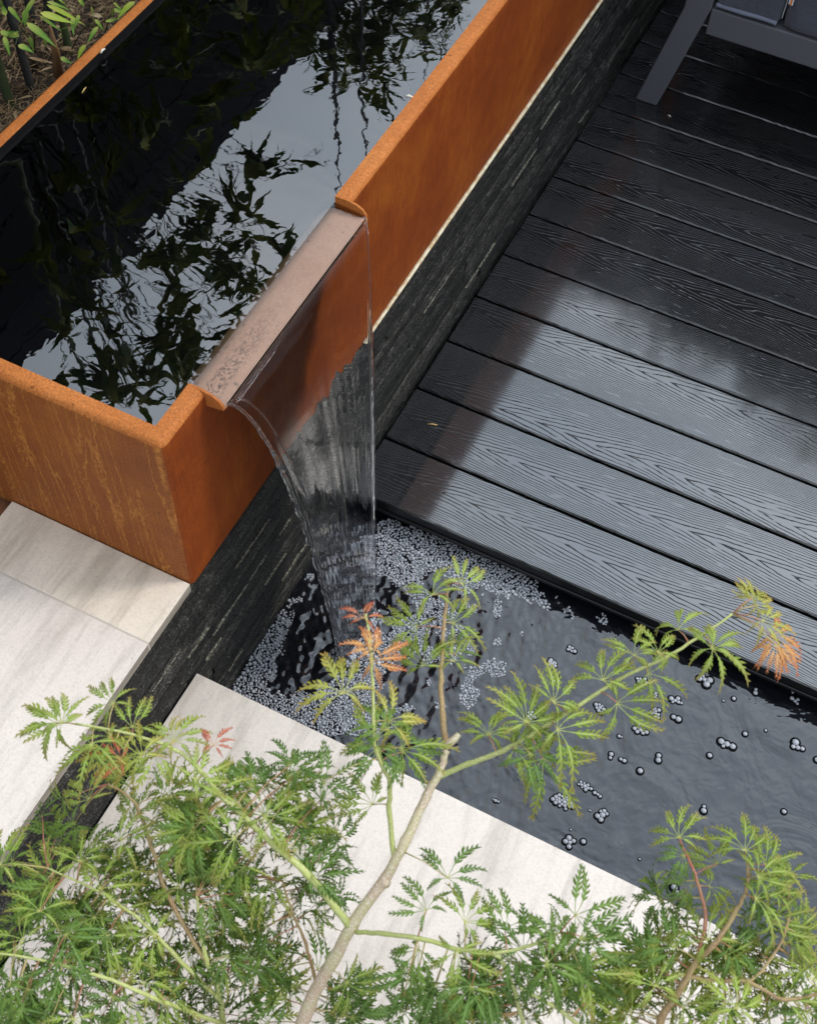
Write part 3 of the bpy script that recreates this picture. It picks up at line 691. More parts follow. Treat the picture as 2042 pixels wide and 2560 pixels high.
def cushion(x0, x1, y0, y1, z0, z1, name='seat_cushion', rr=.022):
    cx, cy, cz = (x0 + x1) / 2, (y0 + y1) / 2, (z0 + z1) / 2; hx, hy, hz = (x1 - x0) / 2, (y1 - y0) / 2, (z1 - z0) / 2
    V = []; F = []; n = 16; fs = []
    def add(u, v, w):
        p = Vector((u, v, w)); q = Vector((max(-1, min(1, u)), max(-1, min(1, v)), max(-1, min(1, w))))
        pw = lambda t: math.copysign(abs(t) ** .35 if abs(t) < 1 else 1, t)
        V.append((cx + q.x * hx, cy + q.y * hy, cz + q.z * hz + 0)); return len(V) - 1
    for ax in range(3):
        for sg in (-1, 1):
            I = [[None] * (n + 1) for _ in range(n + 1)]
            for i in range(n + 1):
                for j in range(n + 1):
                    a = -1 + 2 * i / n; b = -1 + 2 * j / n; c = [0, 0, 0]; c[ax] = sg; c[(ax + 1) % 3] = a; c[(ax + 2) % 3] = b
                    I[i][j] = add(*c)
            for i in range(n):
                for j in range(n):
                    q = (I[i][j], I[i + 1][j], I[i + 1][j + 1], I[i][j + 1]); F.append(q if sg > 0 else q[::-1])
    me = mesh(name, V, F, True, [m_fab]); o = obj(name, me, sofa, -sofa.location)
    import bmesh
    bm = bmesh.new(); bm.from_mesh(me); bmesh.ops.remove_doubles(bm, verts=bm.verts, dist=1e-6)
    for v in bm.verts:
        for k, (c, h) in enumerate(((cx, hx), (cy, hy), (cz, hz))): pass
        l = Vector(((v.co.x - cx), (v.co.y - cy), (v.co.z - cz)))
        core = Vector([math.copysign(min(abs(l[k]), (hx, hy, hz)[k] - rr), l[k]) for k in range(3)])
        d = l - core
        if d.length > 1e-9: l = core + d.normalized() * rr * min(1, d.length / rr if d.length < rr else 1)
        v.co = Vector((cx, cy, cz)) + l + Vector((0, -1, .4)) * .003 * noise.noise(l * 9)
    bm.to_mesh(me); bm.free(); me.polygons.foreach_set('use_smooth', [True] * len(me.polygons)); return o
c1 = cushion(.214, .3735, YF + .004, YF + .64, -.078, .075)
c2 = cushion(.3755, .98, YF + .001, YF + .64, -.078, .075)
c3_ = cushion(.982, 1.49, YF + .004, YF + .64, -.078, .075)
def pip(parent, y, x0, x1, z):
    mb = MB(); mb.tube([(x, y + .0012 * math.sin(x * 60), z + .0009 * math.sin(x * 45)) for x in np.linspace(x0, x1, 30)], .0055, 8); o = mb.build('piping', [m_fab2], parent); return o
pip(c1, YF + .006, .219, .366, -.066)
mb = MB()
for k in range(16): z = -.045 + .0065 * k; mb.add(boxv(.3742, .3752, YF - .0028, YF + .001, z, z + .0045), BOXF)
o = mb.build('seam_stitching', [m_thread], c2, False)
tg = MB(); tg.add(boxv(.379, .3815, YF - .006, YF - .003, -.004, .05), BOXF, 0); tg.add(boxv(.3817, .3865, YF - .006, YF - .003, -.006, .05), BOXF, 1); tg.add(boxv(.3867, .389, YF - .006, YF - .003, -.006, .05), BOXF, 0)
tg.build('care_tag', [m_tagw, m_tago], c2, False)

# ------------------------------------------------------------------ fences behind
def fence(name, ax, c, a0, a1, z0, z1, label):
    f = empty(name, (c, (a0 + a1) / 2, z0) if ax == 'y' else ((a0 + a1) / 2, c, z0), label=label, cat='fence'); loc = -f.location
    z = z0
    while z < z1 - .02:
        zz = min(z + .14, z1)
        b_ = (c - .012, c + .012, a0, a1, z, zz - .006) if ax == 'y' else (a0, a1, c - .012, c + .012, z, zz - .006)
        box('fence_board', *b_, m_fence, f).location = loc; z += .14
    n = int((a1 - a0) / 1.2) + 1
    for i in range(n + 1):
        q = a0 + (a1 - a0) * i / n
        b_ = (c - .06, c - .013, q - .03, q + .03, z0, z1) if ax == 'y' else (q - .03, q + .03, c + .013, c + .06, z0, z1)
        box('fence_post', *b_, m_fence, f).location = loc
    return f
fence('garden_fence', 'y', -1.35, -1.6, 5.2, -.1, 1.93, 'tall black boarded fence behind the bamboo, reflected along the tank water')
fence('garden_fence', 'x', 3.25, -.55, 4.2, -.5, 1.70, 'black boarded fence beyond the sofa, darkening the deck reflections')

# ------------------------------------------------------------------ bamboo
def blade(L, W, droop=.12, curl=.0, fold=.12, n=6):
    V = []; lv = []
    for i in range(n + 1):
        t = i / n; w = W * (math.sin(math.pi * min(1, t ** .6)) ** 1.15) * .45 if 0 < t < 1 else 0
        y = L * t; z = -droop * L * t * t; x = curl * L * t * t
        V += [(x - w, y, z + fold * w), (x, y, z), (x + w, y, z + fold * w)]; lv += [(0, t * .3, 0), (1, t * .3, 0), (0, t * .3, 0)]
    F = []
    for i in range(n):
        a = i * 3; F += [(a, a + 1, a + 4, a + 3), (a + 1, a + 2, a + 5, a + 4)]
    return V, F, lv
def setlv(me, lv):
    ca = me.color_attributes.new('lv', 'FLOAT_COLOR', 'POINT')
    ca.data.foreach_set('color', np.array([(*c, 1) for c in lv], dtype=np.float32).ravel())
def leafobj(name, V, F, lv, mt, parent=None):
    me = mesh(name, V, F, True, [mt]); setlv(me, lv); return obj(name, me, parent)
def frame(d, up):
    y = d.normalized(); z = (up - y * up.dot(y)).normalized(); x = y.cross(z); return Matrix((x, y, z)).transposed()
cg = lambda x, y: (x * .2616, y * .2616)
CAN = [((31, 272), m_caneg, .010, 'green-stemmed bamboo at the left edge of the view behind the tank'),
       ((81, 228), m_cane, .009, 'black-stemmed bamboo rising from the straw mulch, nearest the tank corner of the bed'),
       ((146, 125), m_cane, .008, 'thin dark bamboo stem beside a brown sheath, close to the tank rim'),
       ((178, 146), m_caneg, .0085, 'dark green bamboo touching the rusty tank rim'),
       ((86, 60), m_cane, .009, 'black bamboo stem standing under the big yellow-green leaves')]
plants = []
upper_targets = []
for (pp, mt, r, lab) in CAN:
    b_ = at(*pp, -.11); pl = empty('bamboo_plant', b_, label=lab, cat='bamboo', group='bamboo behind the tank'); plants.append(pl)
    pts = [Vector((0, 0, -.02))]; lean = Vector((random.uniform(-.09, -.03), random.uniform(-.08, .12), 0)); Ht = random.uniform(1.9, 2.25)
    for i in range(1, 13):
        t = i / 12; pts.append(Vector((lean.x * t + .06 * t * t * random.uniform(.4, 1.2), lean.y * t, Ht * t)))
    mb = MB(); fine = []
    rr = []
    for i in range(len(pts) - 1):
        for q in (0, .06, .94): fine.append(pts[i].lerp(pts[i + 1], q)); rr.append(r * (1 - .6 * i / 12) * (1.18 if q == 0 else 1))
    fine.append(pts[-1]); rr.append(r * .3)
    mb.tube(fine, rr, 8); mb.build('cane', [mt], pl)
    pl['_top'] = Ht
sh = MB(); a = at(*cg(480, 250), .1); b_ = at(*cg(560, 720), -.08); sh.tube([b_, b_.lerp(a, .5) + Vector((.004, 0, 0)), a], [.011, .009, .003], 7)
o = sh.build('sheath', [m_sheath], plants[2]); o.location = -plants[2].location
# leaves seen directly over the bed: base point, tip point, width, kind
LV = [((340, -20), (180, 210), .016, 0), ((445, 42), (805, 212), .014, 1), ((385, 122), (722, 228), .015, 1), ((255, 215), (548, 438), .018, 0), ((450, 18), (695, 82), .011, 0), ((570, 285), (690, 245), .012, 0),
      ((385, 150), (585, 300), .009, 0), ((190, 350), (0, 268), .014, 0), ((40, 345), (108, 525), .012, 0), ((290, 345), (312, 492), .013, 0), ((175, 430), (335, 492), .014, 0), ((905, 185), (1012, 300), .013, 0), ((925, 225), (845, 240), .01, 0),
      ((1010, 210), (1155, 172), .010, 0), ((1095, 110), (1215, 95), .02, 0), ((1085, 30), (1205, 118), .012, 0), ((820, 425), (728, 565), .016, 1), ((940, 250), (830, 405), .012, 0), ((580, 550), (695, 612), .010, 0), ((750, -10), (818, 62), .012, 0),
      ((550, -10), (665, 58), .013, 0), ((85, 60), (195, 205), .012, 0), ((0, 300), (175, 365), .013, 0), ((870, 60), (912, 185), .009, 0), ((1290, 10), (1108, 165), .018, 1), ((250, 90), (240, 260), .014, 0), ((700, 160), (690, 330), .011, 0), ((60, 150), (10, 30), .012, 0), ((1080, 80), (1075, 170), .008, 0), ((760, 140), (715, 260), .009, 0),
      ((10, 0), (60, 110), .012, 0), ((150, 330), (180, 270), .009, 0), ((430, 380), (440, 455), .007, 0), ((560, 330), (610, 350), .007, 0)]
for (p, q, w, kd) in LV:
    zz = random.uniform(.10, .26); a = at(*cg(*p), zz); b_ = at(*cg(*q), zz - random.uniform(0, .03)); d = b_ - a; L = d.length
    pl = min(plants, key=lambda k: (Vector((k.location.x, k.location.y, 0)) - Vector((a.x, a.y, 0))).length)
    V, F, lv = blade(L, w * random.uniform(.9, 1.15), .10, random.uniform(-.08, .08), .18, 8)
    o = leafobj('leaf', V, F, lv, m_bamby if kd else m_bamb, pl)
    mt_ = frame(d, Vector((random.uniform(-.3, .4), random.uniform(-.5, .1), 1))).to_4x4(); mt_.translation = a - pl.location; o.matrix_local = mt_
# thin side twigs carrying them
mb = MB()
for (p, q) in [((340, 500), (330, 60)), ((330, 440), (120, 200)), ((560, 470), (430, 60)), ((690, 470), (905, 185)), ((1010, 300), (1095, 100)), ((240, 270), (150, 430))]:
    a = at(*cg(*p), .0); b_ = at(*cg(*q), .17); mb.tube([a, a.lerp(b_, .5) + Vector((0, 0, .01)), b_], [.0016, .0013, .0008], 5)
o = mb.build('twig', [m_caneg], plants[1]); o.location = -plants[1].location
# further bamboo plants along the fence, seen in the tank's reflection; crowns over every plant
BL = [blade(random.uniform(.075, .13), random.uniform(.014, .022), random.uniform(.05, .35), random.uniform(-.15, .15)) for _ in range(6)]
def crown(pl, clusters, mt):
    mb_v = []; mb_f = []; mb_l = []; nb = 0; tw = MB()
    for (c, rad, cnt) in clusters:
        c = Vector(c) - pl.location
        stem = Vector((0, 0, max(.3, c.z - .35))); tw.tube([stem, stem.lerp(c, .6) + Vector((0, 0, .05)), c], [.0022, .0016, .001], 5)
        for k in range(max(2, cnt // 6)):
            d = Vector((random.gauss(0, 1), random.gauss(0, 1), random.gauss(0, .8))).normalized() * rad * random.uniform(.4, 1.0); tip = c + d
            tw.tube([c, c.lerp(tip, .5) + Vector((0, 0, .01)), tip], [.001, .0008, .0006], 4)
            for u in range(6):
                V, F, lv = BL[random.randrange(6)]
                pos = c.lerp(tip, random.uniform(.35, 1)); dr = (d.normalized() + Vector((random.gauss(0, .6), random.gauss(0, .6), random.uniform(-.8, .1)))).normalized()
                R = frame(dr, Vector((random.gauss(0, .5), random.gauss(0, .5), 1)))
                for v in V: mb_v.append(R @ Vector(v) + pos)
                mb_f += [tuple(i + nb for i in f) for f in F]; mb_l += lv; nb += len(V)
    me = mesh('upper_foliage', mb_v, mb_f, True, [mt]); setlv(me, mb_l); o = obj('upper_foliage', me, pl); o['kind'] = 'stuff'
    tw.build('upper_twig', [m_caneg], pl)
def refl(u, v, dist):       # point a given distance along the mirrored sight line off the tank water
    a = at(u, v, ZT); d = ray(u, v); d.z = -d.z; return a + d * dist
fr_ = [(650, 400), (640, 440), (600, 480), (560, 500), (530, 560), (600, 560), (560, 620), (640, 640), (500, 640), (440, 600), (580, 700), (520, 720), (450, 700), (610, 760), (540, 800), (470, 790), (400, 700), (560, 860), (490, 880), (430, 860), (370, 800), (320, 720), (520, 920), (450, 940), (390, 930), (330, 900), (280, 860), (250, 800), (420, 1000), (360, 990), (310, 970), (350, 1030), (200, 780), (150, 860), (660, 570), (655, 700), (400, 860), (300, 930)]
cl = [(refl(u + random.gauss(0, 12), v + random.gauss(0, 12), random.uniform(1.05, 1.5)), .10, 12) for u, v in fr_]
own = [p for p in plants]
byp = {i: [] for i in range(len(own))}
for c in cl: byp[min(range(len(own)), key=lambda i: (own[i].location - Vector((c[0].x, c[0].y, -.1))).length)].append(c)
dk_ = [(200, 300), (300, 200), (420, 150), (520, 90), (620, 60), (700, 30), (500, 220), (560, 280), (450, 330), (350, 400), (250, 500), (150, 600), (80, 700), (300, 620), (420, 480), (640, 160), (720, 100), (560, 20), (380, 60), (100, 480), (680, 200), (480, 40), (600, 200)]
for k, (u, v) in enumerate(dk_): byp[k % len(own)].append((refl(u, v, random.uniform(.75, 1.05)), .10, 12))
for i, pl in enumerate(own):
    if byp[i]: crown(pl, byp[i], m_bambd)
far = [(-.98, 2.3, 'bamboo clump further along the fence past the near canes'), (-.95, 3.1, 'bamboo clump at the far end of the tank')]
tr_ = [(820, 30), (860, 60), (900, 20), (900, 90), (940, 60), (980, 30), (1000, 90), (1040, 50), (1090, 20), (950, 120), (1000, 140), (860, 110), (905, 150), (1150, 10), (800, 80), (780, 20), (930, 170), (890, 185), (1060, 110), (1110, 60), (990, 60), (1030, 10), (930, 10)]
for k, (x, y, lab) in enumerate(far):
    pl = empty('bamboo_plant', (x, y, -.1), label=lab, cat='bamboo', group='bamboo behind the tank')
    for q in range(3):
        mb = MB(); ox = random.uniform(-.1, .1); oy = random.uniform(-.1, .1); hh_ = random.uniform(1.9, 2.4)
        mb.tube([(ox, oy, 0), (ox - .03, oy + .03, hh_ * .5), (ox + .05, oy - .04, hh_)], [.011, .009, .003], 7); mb.build('cane', [m_cane], pl)
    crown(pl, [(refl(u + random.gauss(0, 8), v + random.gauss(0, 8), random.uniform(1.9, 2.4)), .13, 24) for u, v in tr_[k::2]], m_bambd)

# straw mulch, dry leaves, a few stones on the bed
mb = MB()
def onbed():
    while True:
        p = at(random.uniform(-160, 420), random.uniform(-180, 400), -.1)
        if p.x < -TW - .012: return p
for _ in range(3600):
    p = onbed(); an = random.uniform(0, 6.283); L = random.uniform(.010, .045) * random.choice([1, 1, 1.6]); r = random.uniform(.0004, .0011)
    d = Vector((math.cos(an), math.sin(an), random.uniform(-.25, .35))) * L; p.z = -.098 + random.uniform(-.006, .014) + .02 * noise.noise((p.x * 6, p.y * 6, 0))
    k = Vector((random.gauss(0, .15), random.gauss(0, .15), random.gauss(0, .15))) * L
    mb.tube([p, p + d * .5 + k, p + d], [r, r * 1.1, r * .6], 4, cap=False)
o = mb.build('straw_mulch', [m_straw]); tag(o, 'brown straw and twig mulch covering the soil around the bamboo', 'mulch', kind='stuff')
V_, F_, L_ = [], [], []
for _ in range(170):
    p = onbed(); V, F, lv = blade(random.uniform(.03, .075), random.uniform(.007, .013), random.uniform(-.3, .4), random.uniform(-.3, .3), .4)
    R = frame(Vector((random.gauss(0, 1), random.gauss(0, 1), random.gauss(0, .2))), Vector((random.gauss(0, .3), random.gauss(0, .3), 1))); p.z = -.082 + random.uniform(0, .012)
    F_ += [tuple(i + len(V_) for i in f) for f in F]; V_ += [R @ Vector(v) + p for v in V]
o = obj('fallen_bamboo_leaves', mesh('fallen_bamboo_leaves', V_, F_, True, [m_straw])); tag(o, 'dry tan bamboo leaves lying on the mulch', 'dead leaves', kind='stuff')
def stone(name, p, r, mt, lab, cat, grp=None, sc=(1, 1, .6)):
    DVs, DFs = dome(9, 6, 1.0); V = [tuple(np.array(v) * r * np.array(sc) * (1 + .25 * noise.noise((v[0] * 2 + p.x * 40, v[1] * 2, v[2] * 2)))) for v in DVs]
    o = obj(name, mesh(name, V, DFs, True, [mt]), None, p); tag(o, lab, cat, grp); return o
stone('bark_chunk', at(78, 152, -.09), .020, m_soil, 'dark round lump of bark lying by the black bamboo stem', 'bark')
stone('terracotta_stone', at(6, 1262, -.085), .022, m_brick, 'reddish stone beside the upper paving corner at the left edge', 'stone')
hd = empty('hedge', (1.6, 3.55, -.5), label='dense dark green hedge behind the sofa, its crown rising to the right', cat='hedge')
hv, hf, hl = [], [], []
tw = MB()
for q in range(9):
    x = -.3 + q * .42; tw.tube([Vector((x, 3.5, -.5)) - hd.location, Vector((x + random.uniform(-.1, .1), 3.55, .6)) - hd.location, Vector((x + random.uniform(-.15, .15), 3.5, 1.5)) - hd.location], [.02, .015, .006], 6)
tw.build('stem', [m_cane], hd)
for _ in range(15000):
    x = random.uniform(-.45, 3.6); top = 1.80 + .46 * max(0, x + .1) ** .9 + .12 * noise.noise((x * 3, 0, 0)) + .06 * noise.noise((x * 11, 0, 4))
    z = top - abs(random.gauss(0, .45)); y = 3.55 + random.gauss(0, .16); L = random.uniform(.05, .09); w = L * .45
    if z < -.3: continue
    a = Vector((random.gauss(0, 1), random.gauss(0, 1), random.gauss(0, .6))).normalized(); R = frame(a, Vector((random.gauss(0, 1), random.gauss(0, 1), 1)))
    p = Vector((x, y, z)) - hd.location; n0 = len(hv)
    for v in ((0, 0, 0), (-w / 2, L * .5, .004), (0, L, 0), (w / 2, L * .5, .004)): hv.append(R @ Vector(v) + p)
    hf.append((n0, n0 + 1, n0 + 2, n0 + 3)); hl += [(0, .2, 0)] * 4
me = mesh('hedge_foliage', hv, hf, False, [m_bambd]); setlv(me, hl); o = obj('hedge_foliage', me, hd); o['kind'] = 'stuff'
# small dead scraps
def scrap(name, a, b_, r, mt, lab, cat='debris'):
    mb = MB(); c = (a + b_) / 2; mb.tube([a - c, (a + b_) / 2 - c + Vector((0, 0, r)), b_ - c], [r * .6, r, r * .6], 6); o = mb.build(name, [mt]); o.location = c; tag(o, lab, cat); return o
m_yel = MT('dry_yellow', color=(.62, .42, .16), rough=.7).m; m_wh = MT('husk_white', color=(.72, .66, .56), rough=.7).m
cd = lambda x, y: (850 + x * .23256, 900 + y * .23256)
scrap('dry_twig', at(*cd(940, 688), ZD + .0022), at(*cd(1045, 700), ZD + .0022), .0017, m_yel, 'small yellow dry twig scrap on the near left deck boards')
scrap('husk', at(1012, 241, H + .001), at(1031, 243, H + .001), .0022, m_wh, 'pale husk stuck on the inner edge of the right tank rim')
scrap('husk', at(252, 133, H + .0005), at(263, 122, H + .0005), .0020, m_wh, 'pale husk on the inner edge of the far tank rim')
scrap('floating_needle', at(206, 232, ZT + .001), at(216, 218, ZT + .001), .0010, m_yel, 'tiny tan needle floating on the dark left part of the tank water')
scrap('grit', at(1668, 288, ZD + .0016), at(1676, 292, ZD + .0016), .0020, m_wh, 'white grit fleck on the deck beside the sofa leg')

# ------------------------------------------------------------------ potted maple
pot = empty('plant_pot', (.50, -.665, ZC), label='round black plastic pot holding the maple on the pale coping', cat='plant pot')
def lathe(name, prof, mt, parent, n=40):
    V = []; F = []
    for r, z in prof:
        for k in range(n): V.append((r * math.cos(2 * math.pi * k / n), r * math.sin(2 * math.pi * k / n), z))
    for i in range(len(prof) - 1):
        for k in range(n): F.append((i * n + k, i * n + (k + 1) % n, (i + 1) * n + (k + 1) % n, (i + 1) * n + k))
    return obj(name, mesh(name, V, F, True, [mt]), parent)
PR = .168; PZ = .245
lathe('pot_wall', [(.001, .001), (.125, .001), (.13, .004), (PR - .004, PZ - .03), (PR + .004, PZ - .028), (PR + .006, PZ - .003), (PR + .003, PZ), (PR - .003, PZ), (PR - .006, PZ - .004), (PR - .008, PZ - .04)], m_pot, pot)
lathe('compost', [(PR - .007, PZ - .030), (.12, PZ - .024), (.06, PZ - .020), (.0005, PZ - .018)], m_soil, pot)
mb = MB()
for _ in range(500):
    an = random.uniform(0, 6.283); rr = (PR - .015) * math.sqrt(random.random()); p = Vector((rr * math.cos(an), rr * math.sin(an), PZ - .018)); L = random.uniform(.006, .02); a2 = random.uniform(0, 6.283)
    mb.tube([p, p + Vector((math.cos(a2) * L, math.sin(a2) * L, random.uniform(-.002, .005)))], [random.uniform(.001, .003), .001], 5)
o = mb.build('bark_mulch', [m_soil], pot); o['kind'] = 'stuff'

tree = empty('maple_tree', (.50, -.665, ZC + PZ - .02), label='cut-leaf green japanese maple with finely divided leaves reaching over the pond', cat='tree')
ov = lambda x, y: (x * 1.18721, y * 1.18721)
TB = tree.location.copy()
BR = {  # name: (points, r0, r1, material)
 'trunk': ([TB, TB.lerp(at(770, 2518, .2), .5), at(770, 2518, .20), at(835, 2398, .27), at(880, 2313, .31), at(956, 2205, .35), at(1012, 2105, .385), at(1066, 1990, .41), at(1098, 1930, .425), at(1116, 1876, .434)], .0086, .0037, m_bark),
 'tip': ([at(1116, 1872, .434), at(1105, 1790, .45), at(1102, 1700, .465), at(1106, 1620, .48), at(1112, 1540, .495), at(1120, 1460, .505)], .0036, .0012, m_twig),
 'right': ([at(1098, 1941, .42), at(1170, 1911, .44), at(1258, 1876, .46), at(1341, 1828, .48), at(1436, 1769, .50), at(1543, 1700, .52), at(1662, 1644, .54), at(1757, 1585, .55), at(1830, 1535, .56)], .0032, .0012, m_barkg),
 'left': ([at(873, 2312, .312), at(772, 2190, .35), at(700, 2125, .37), at(629, 2060, .39), at(560, 1995, .41), at(500, 1925, .43), at(440, 1875, .44), at(330, 1835, .45), at(190, 1810, .45)], .0044, .0011, m_barkg),
 'mid': ([at(985, 2155, .367), at(973, 2030, .41), at(975, 1960, .44), at(956, 1915, .46), at(934, 1852, .48), at(932, 1721, .51), at(925, 1610, .53), at(914, 1535, .54)], .0030, .0011, m_barkg),
 'low_right': ([at(892, 2330, .31), at(960, 2335, .335), at(1045, 2345, .35), at(1140, 2372, .36), at(1235, 2386, .37), at(1262, 2420, .36), at(1290, 2490, .34), at(1310, 2580, .31)], .0026, .0022, m_barkg),
 'low_right2': ([at(1235, 2386, .37), at(1330, 2362, .38), at(1400, 2330, .39)], .0020, .0010, m_barkg),
 'e1': ([TB + Vector((-.02, 0, 0)), at(560, 2575, .12), at(545, 2470, .2), at(515, 2400, .25), at(500, 2310, .29), at(492, 2240, .32)], .0046, .0012, m_barkg),
 'e2': ([at(550, 2500, .18), at(430, 2380, .27), at(350, 2300, .30), at(250, 2230, .32), at(120, 2170, .33)], .0028, .001, m_barkg),
 'e3': ([at(560, 2560, .14), at(400, 2500, .25), at(250, 2440, .29), at(100, 2400, .31), at(-40, 2380, .31)], .0028, .001, m_barkg),
 'e4': ([at(515, 2400, .25), at(430, 2260, .30), at(380, 2120, .33), at(340, 2010, .35), at(270, 1960, .36)], .0028, .0012, m_twig),
 'f': ([at(790, 2460, .2), at(765, 2360, .26), at(733, 2286, .29), at(705, 2200, .31)], .0022, .0010, m_twig),
 'g1': ([TB + Vector((.03, 0, 0)), Vector((.60, -.62, .16)), at(1560, 2700, .27), at(1652, 2545, .32), at(1704, 2467, .35), at(1740, 2402, .37), at(1782, 2363, .39), at(1834, 2286, .41), at(1865, 2223, .43), at(1867, 2182, .44), at(1862, 2135, .45)], .0052, .0010, m_twig),
 'g2': ([at(1740, 2402, .37), at(1762, 2310, .39), at(1754, 2245, .41), at(1730, 2169, .43), at(1697, 2096, .45)], .0022, .0010, m_stalk),
 'g3': ([at(1717, 2441, .355), at(1790, 2452, .36), at(1870, 2455, .37), at(1960, 2500, .38), at(2060, 2480, .39)], .0028, .0014, m_twig),
 'g4': ([at(1870, 2455, .37), at(1925, 2400, .38), at(1965, 2320, .40), at(1970, 2240, .41)], .0018, .0010, m_twig),
 'h': ([at(1560, 2660, .28), at(1480, 2590, .33), at(1390, 2520, .36), at(1300, 2470, .38)], .0034, .0012, m_barkg),
}
paths = {}
for nm, (P, r0, r1, mt) in BR.items():
    pth = smoothpath(P, 5, .0007); rad = [r0 + (r1 - r0) * i / (len(pth) - 1) for i in range(len(pth))]
    rad = [r * (1 + .14 * (i % 5 == 0)) for i, r in enumerate(rad)]; paths[nm] = pth
    mb = MB(); mb.tube([p - tree.location for p in pth], rad, 9)
    mb.build('trunk' if nm == 'trunk' else 'branch', [mt], tree)
mb = MB(); q = at(1112, 1868, .437) - tree.location; mb.tube([q, q + Vector((.006, .012, .004)), q + Vector((.008, .018, .006))], [.0044, .0040, .0028], 9)
mb.build('pruned_stub', [m_bark], tree); mb = MB(); q = at(958, 2203, .352) - tree.location; mb.tube([q, q + Vector((.006, -.002, .004))], [.0052, .0045], 9); mb.build('pruned_stub', [m_bark], tree)
allpts = [(p, nm) for nm, pp in paths.items() for p in pp[2:]]

def maple_leaf(seed, lobes=7, simple=False, fineness=1.0):
    rs = random.Random(seed); V = []; F = []; lv = []
    spread = {5: [0, 42, -42, 92, -92], 7: [0, 34, -34, 70, -70, 112, -112], 8: [0, 27, -27, 56, -56, 88, -88, 128]}[lobes]
    lens = {5: [1, .92, .92, .62, .62], 7: [1, .97, .97, .82, .82, .50, .50], 8: [1, .98, .98, .9, .9, .68, .68, .4]}[lobes]
    droop = rs.uniform(.08, .42)
    for sp, ln in zip(spread, lens):
        a = math.radians(sp + rs.uniform(-6, 6)); L = ln * rs.uniform(.86, 1.08); bend = rs.uniform(-.42, .42); dz = droop * rs.uniform(.6, 1.5); tw = rs.uniform(-.4, .4)
        roll = rs.uniform(-.28, .28)
        def mid(t):
            th = a + bend * t; r = L * t
            z = -dz * t * t * (1 + 1.3 * max(0, t - .7)) + .06 * math.sin(t * 3.1)
            return Vector((math.sin(th) * r, math.cos(th) * r, z)), Vector((math.sin(th + bend * t), math.cos(th + bend * t), 0)), Vector((math.cos(th), -math.sin(th), 0))
        def put(t, s, off, fwd, dzz=0, rib=0):
            p, d, n_ = mid(t); n2 = n_ * math.cos(roll + tw * t) + Vector((0, 0, 1)) * math.sin(roll + tw * t)
            V.append(p + n2 * off * s + d * fwd + Vector((0, 0, dzz))); lv.append((rib, min(1, t + fwd), 0)); return len(V) - 1
        n = 9; W = .043 if not simple else .10
        prev = None
        for i in range(n + 1):
            t = i / n; env = (.04 + .96 * min(1, max(0, (t - .22) / .28))) * (1 - max(0, (t - .45) / .55)) ** .75
            w = W * env * .5 + (.006 if t < 1 else 0)
            ids = (put(t, -1, w, 0, .004), put(t, 1, 0, 0, 0, 1), put(t, 1, w, 0, .004))
            if prev: F.append((prev[0], prev[1], ids[1], ids[0])); F.append((prev[1], prev[2], ids[2], ids[1]))
            prev = ids
            if (.28 if not simple else .18) < t < .97:                   # forward-pointing side teeth
                for s in (-1, 1):
                    tl = (.158 if not simple else .13) * L * (1 - abs(t - .50) * 1.15) * rs.uniform(.75, 1.2) * fineness; bw = 0
                    i0 = put(t - .028, s, w * .55, 0); i1 = put(t + .028, s, w * .55, 0)
                    i2 = put(t, s, w + tl * .50, tl * .95, -.012 - .05 * rs.random() * t); i3 = put(t, s, w + tl * .24, tl * .16, 0); i4 = put(t, s, w + tl * .16, tl * .62, 0)
                    F.append((i0, i3, i1) if s > 0 else (i0, i1, i3)); F.append((i3, i2, i4) if s > 0 else (i3, i4, i2)); F.append((i3, i4, i1) if s > 0 else (i3, i1, i4))
                    if .3 < t < .75 and not simple:        # secondary tooth
                        k0 = put(t, s, w + tl * .44, tl * .42, -.006); F.append((i0, k0, i3) if s > 0 else (i0, i3, k0)); F.append((i3, k0, i2) if s > 0 else (i3, i2, k0))
    return V, F, lv
mats = {'g': m_leaf, 'd': m_leafd, 'y': m_leafy, 'o': m_leafo, 'r': m_leafr}
LM = {}
def leafmesh(kind, k):
    key = (kind, k)
    if key not in LM:
        V, F, lv = maple_leaf(k * 31 + 5, 7 if k % 3 else 8) if kind not in ('s',) else maple_leaf(k, 5, True)
        me = mesh('leaf', V, F, True, [mats.get(kind, m_leaf)]); setlv(me, lv); LM[key] = me
    return LM[key]
stalks = {0: MB(), 1: MB()}
nleaf = 0
rest = []
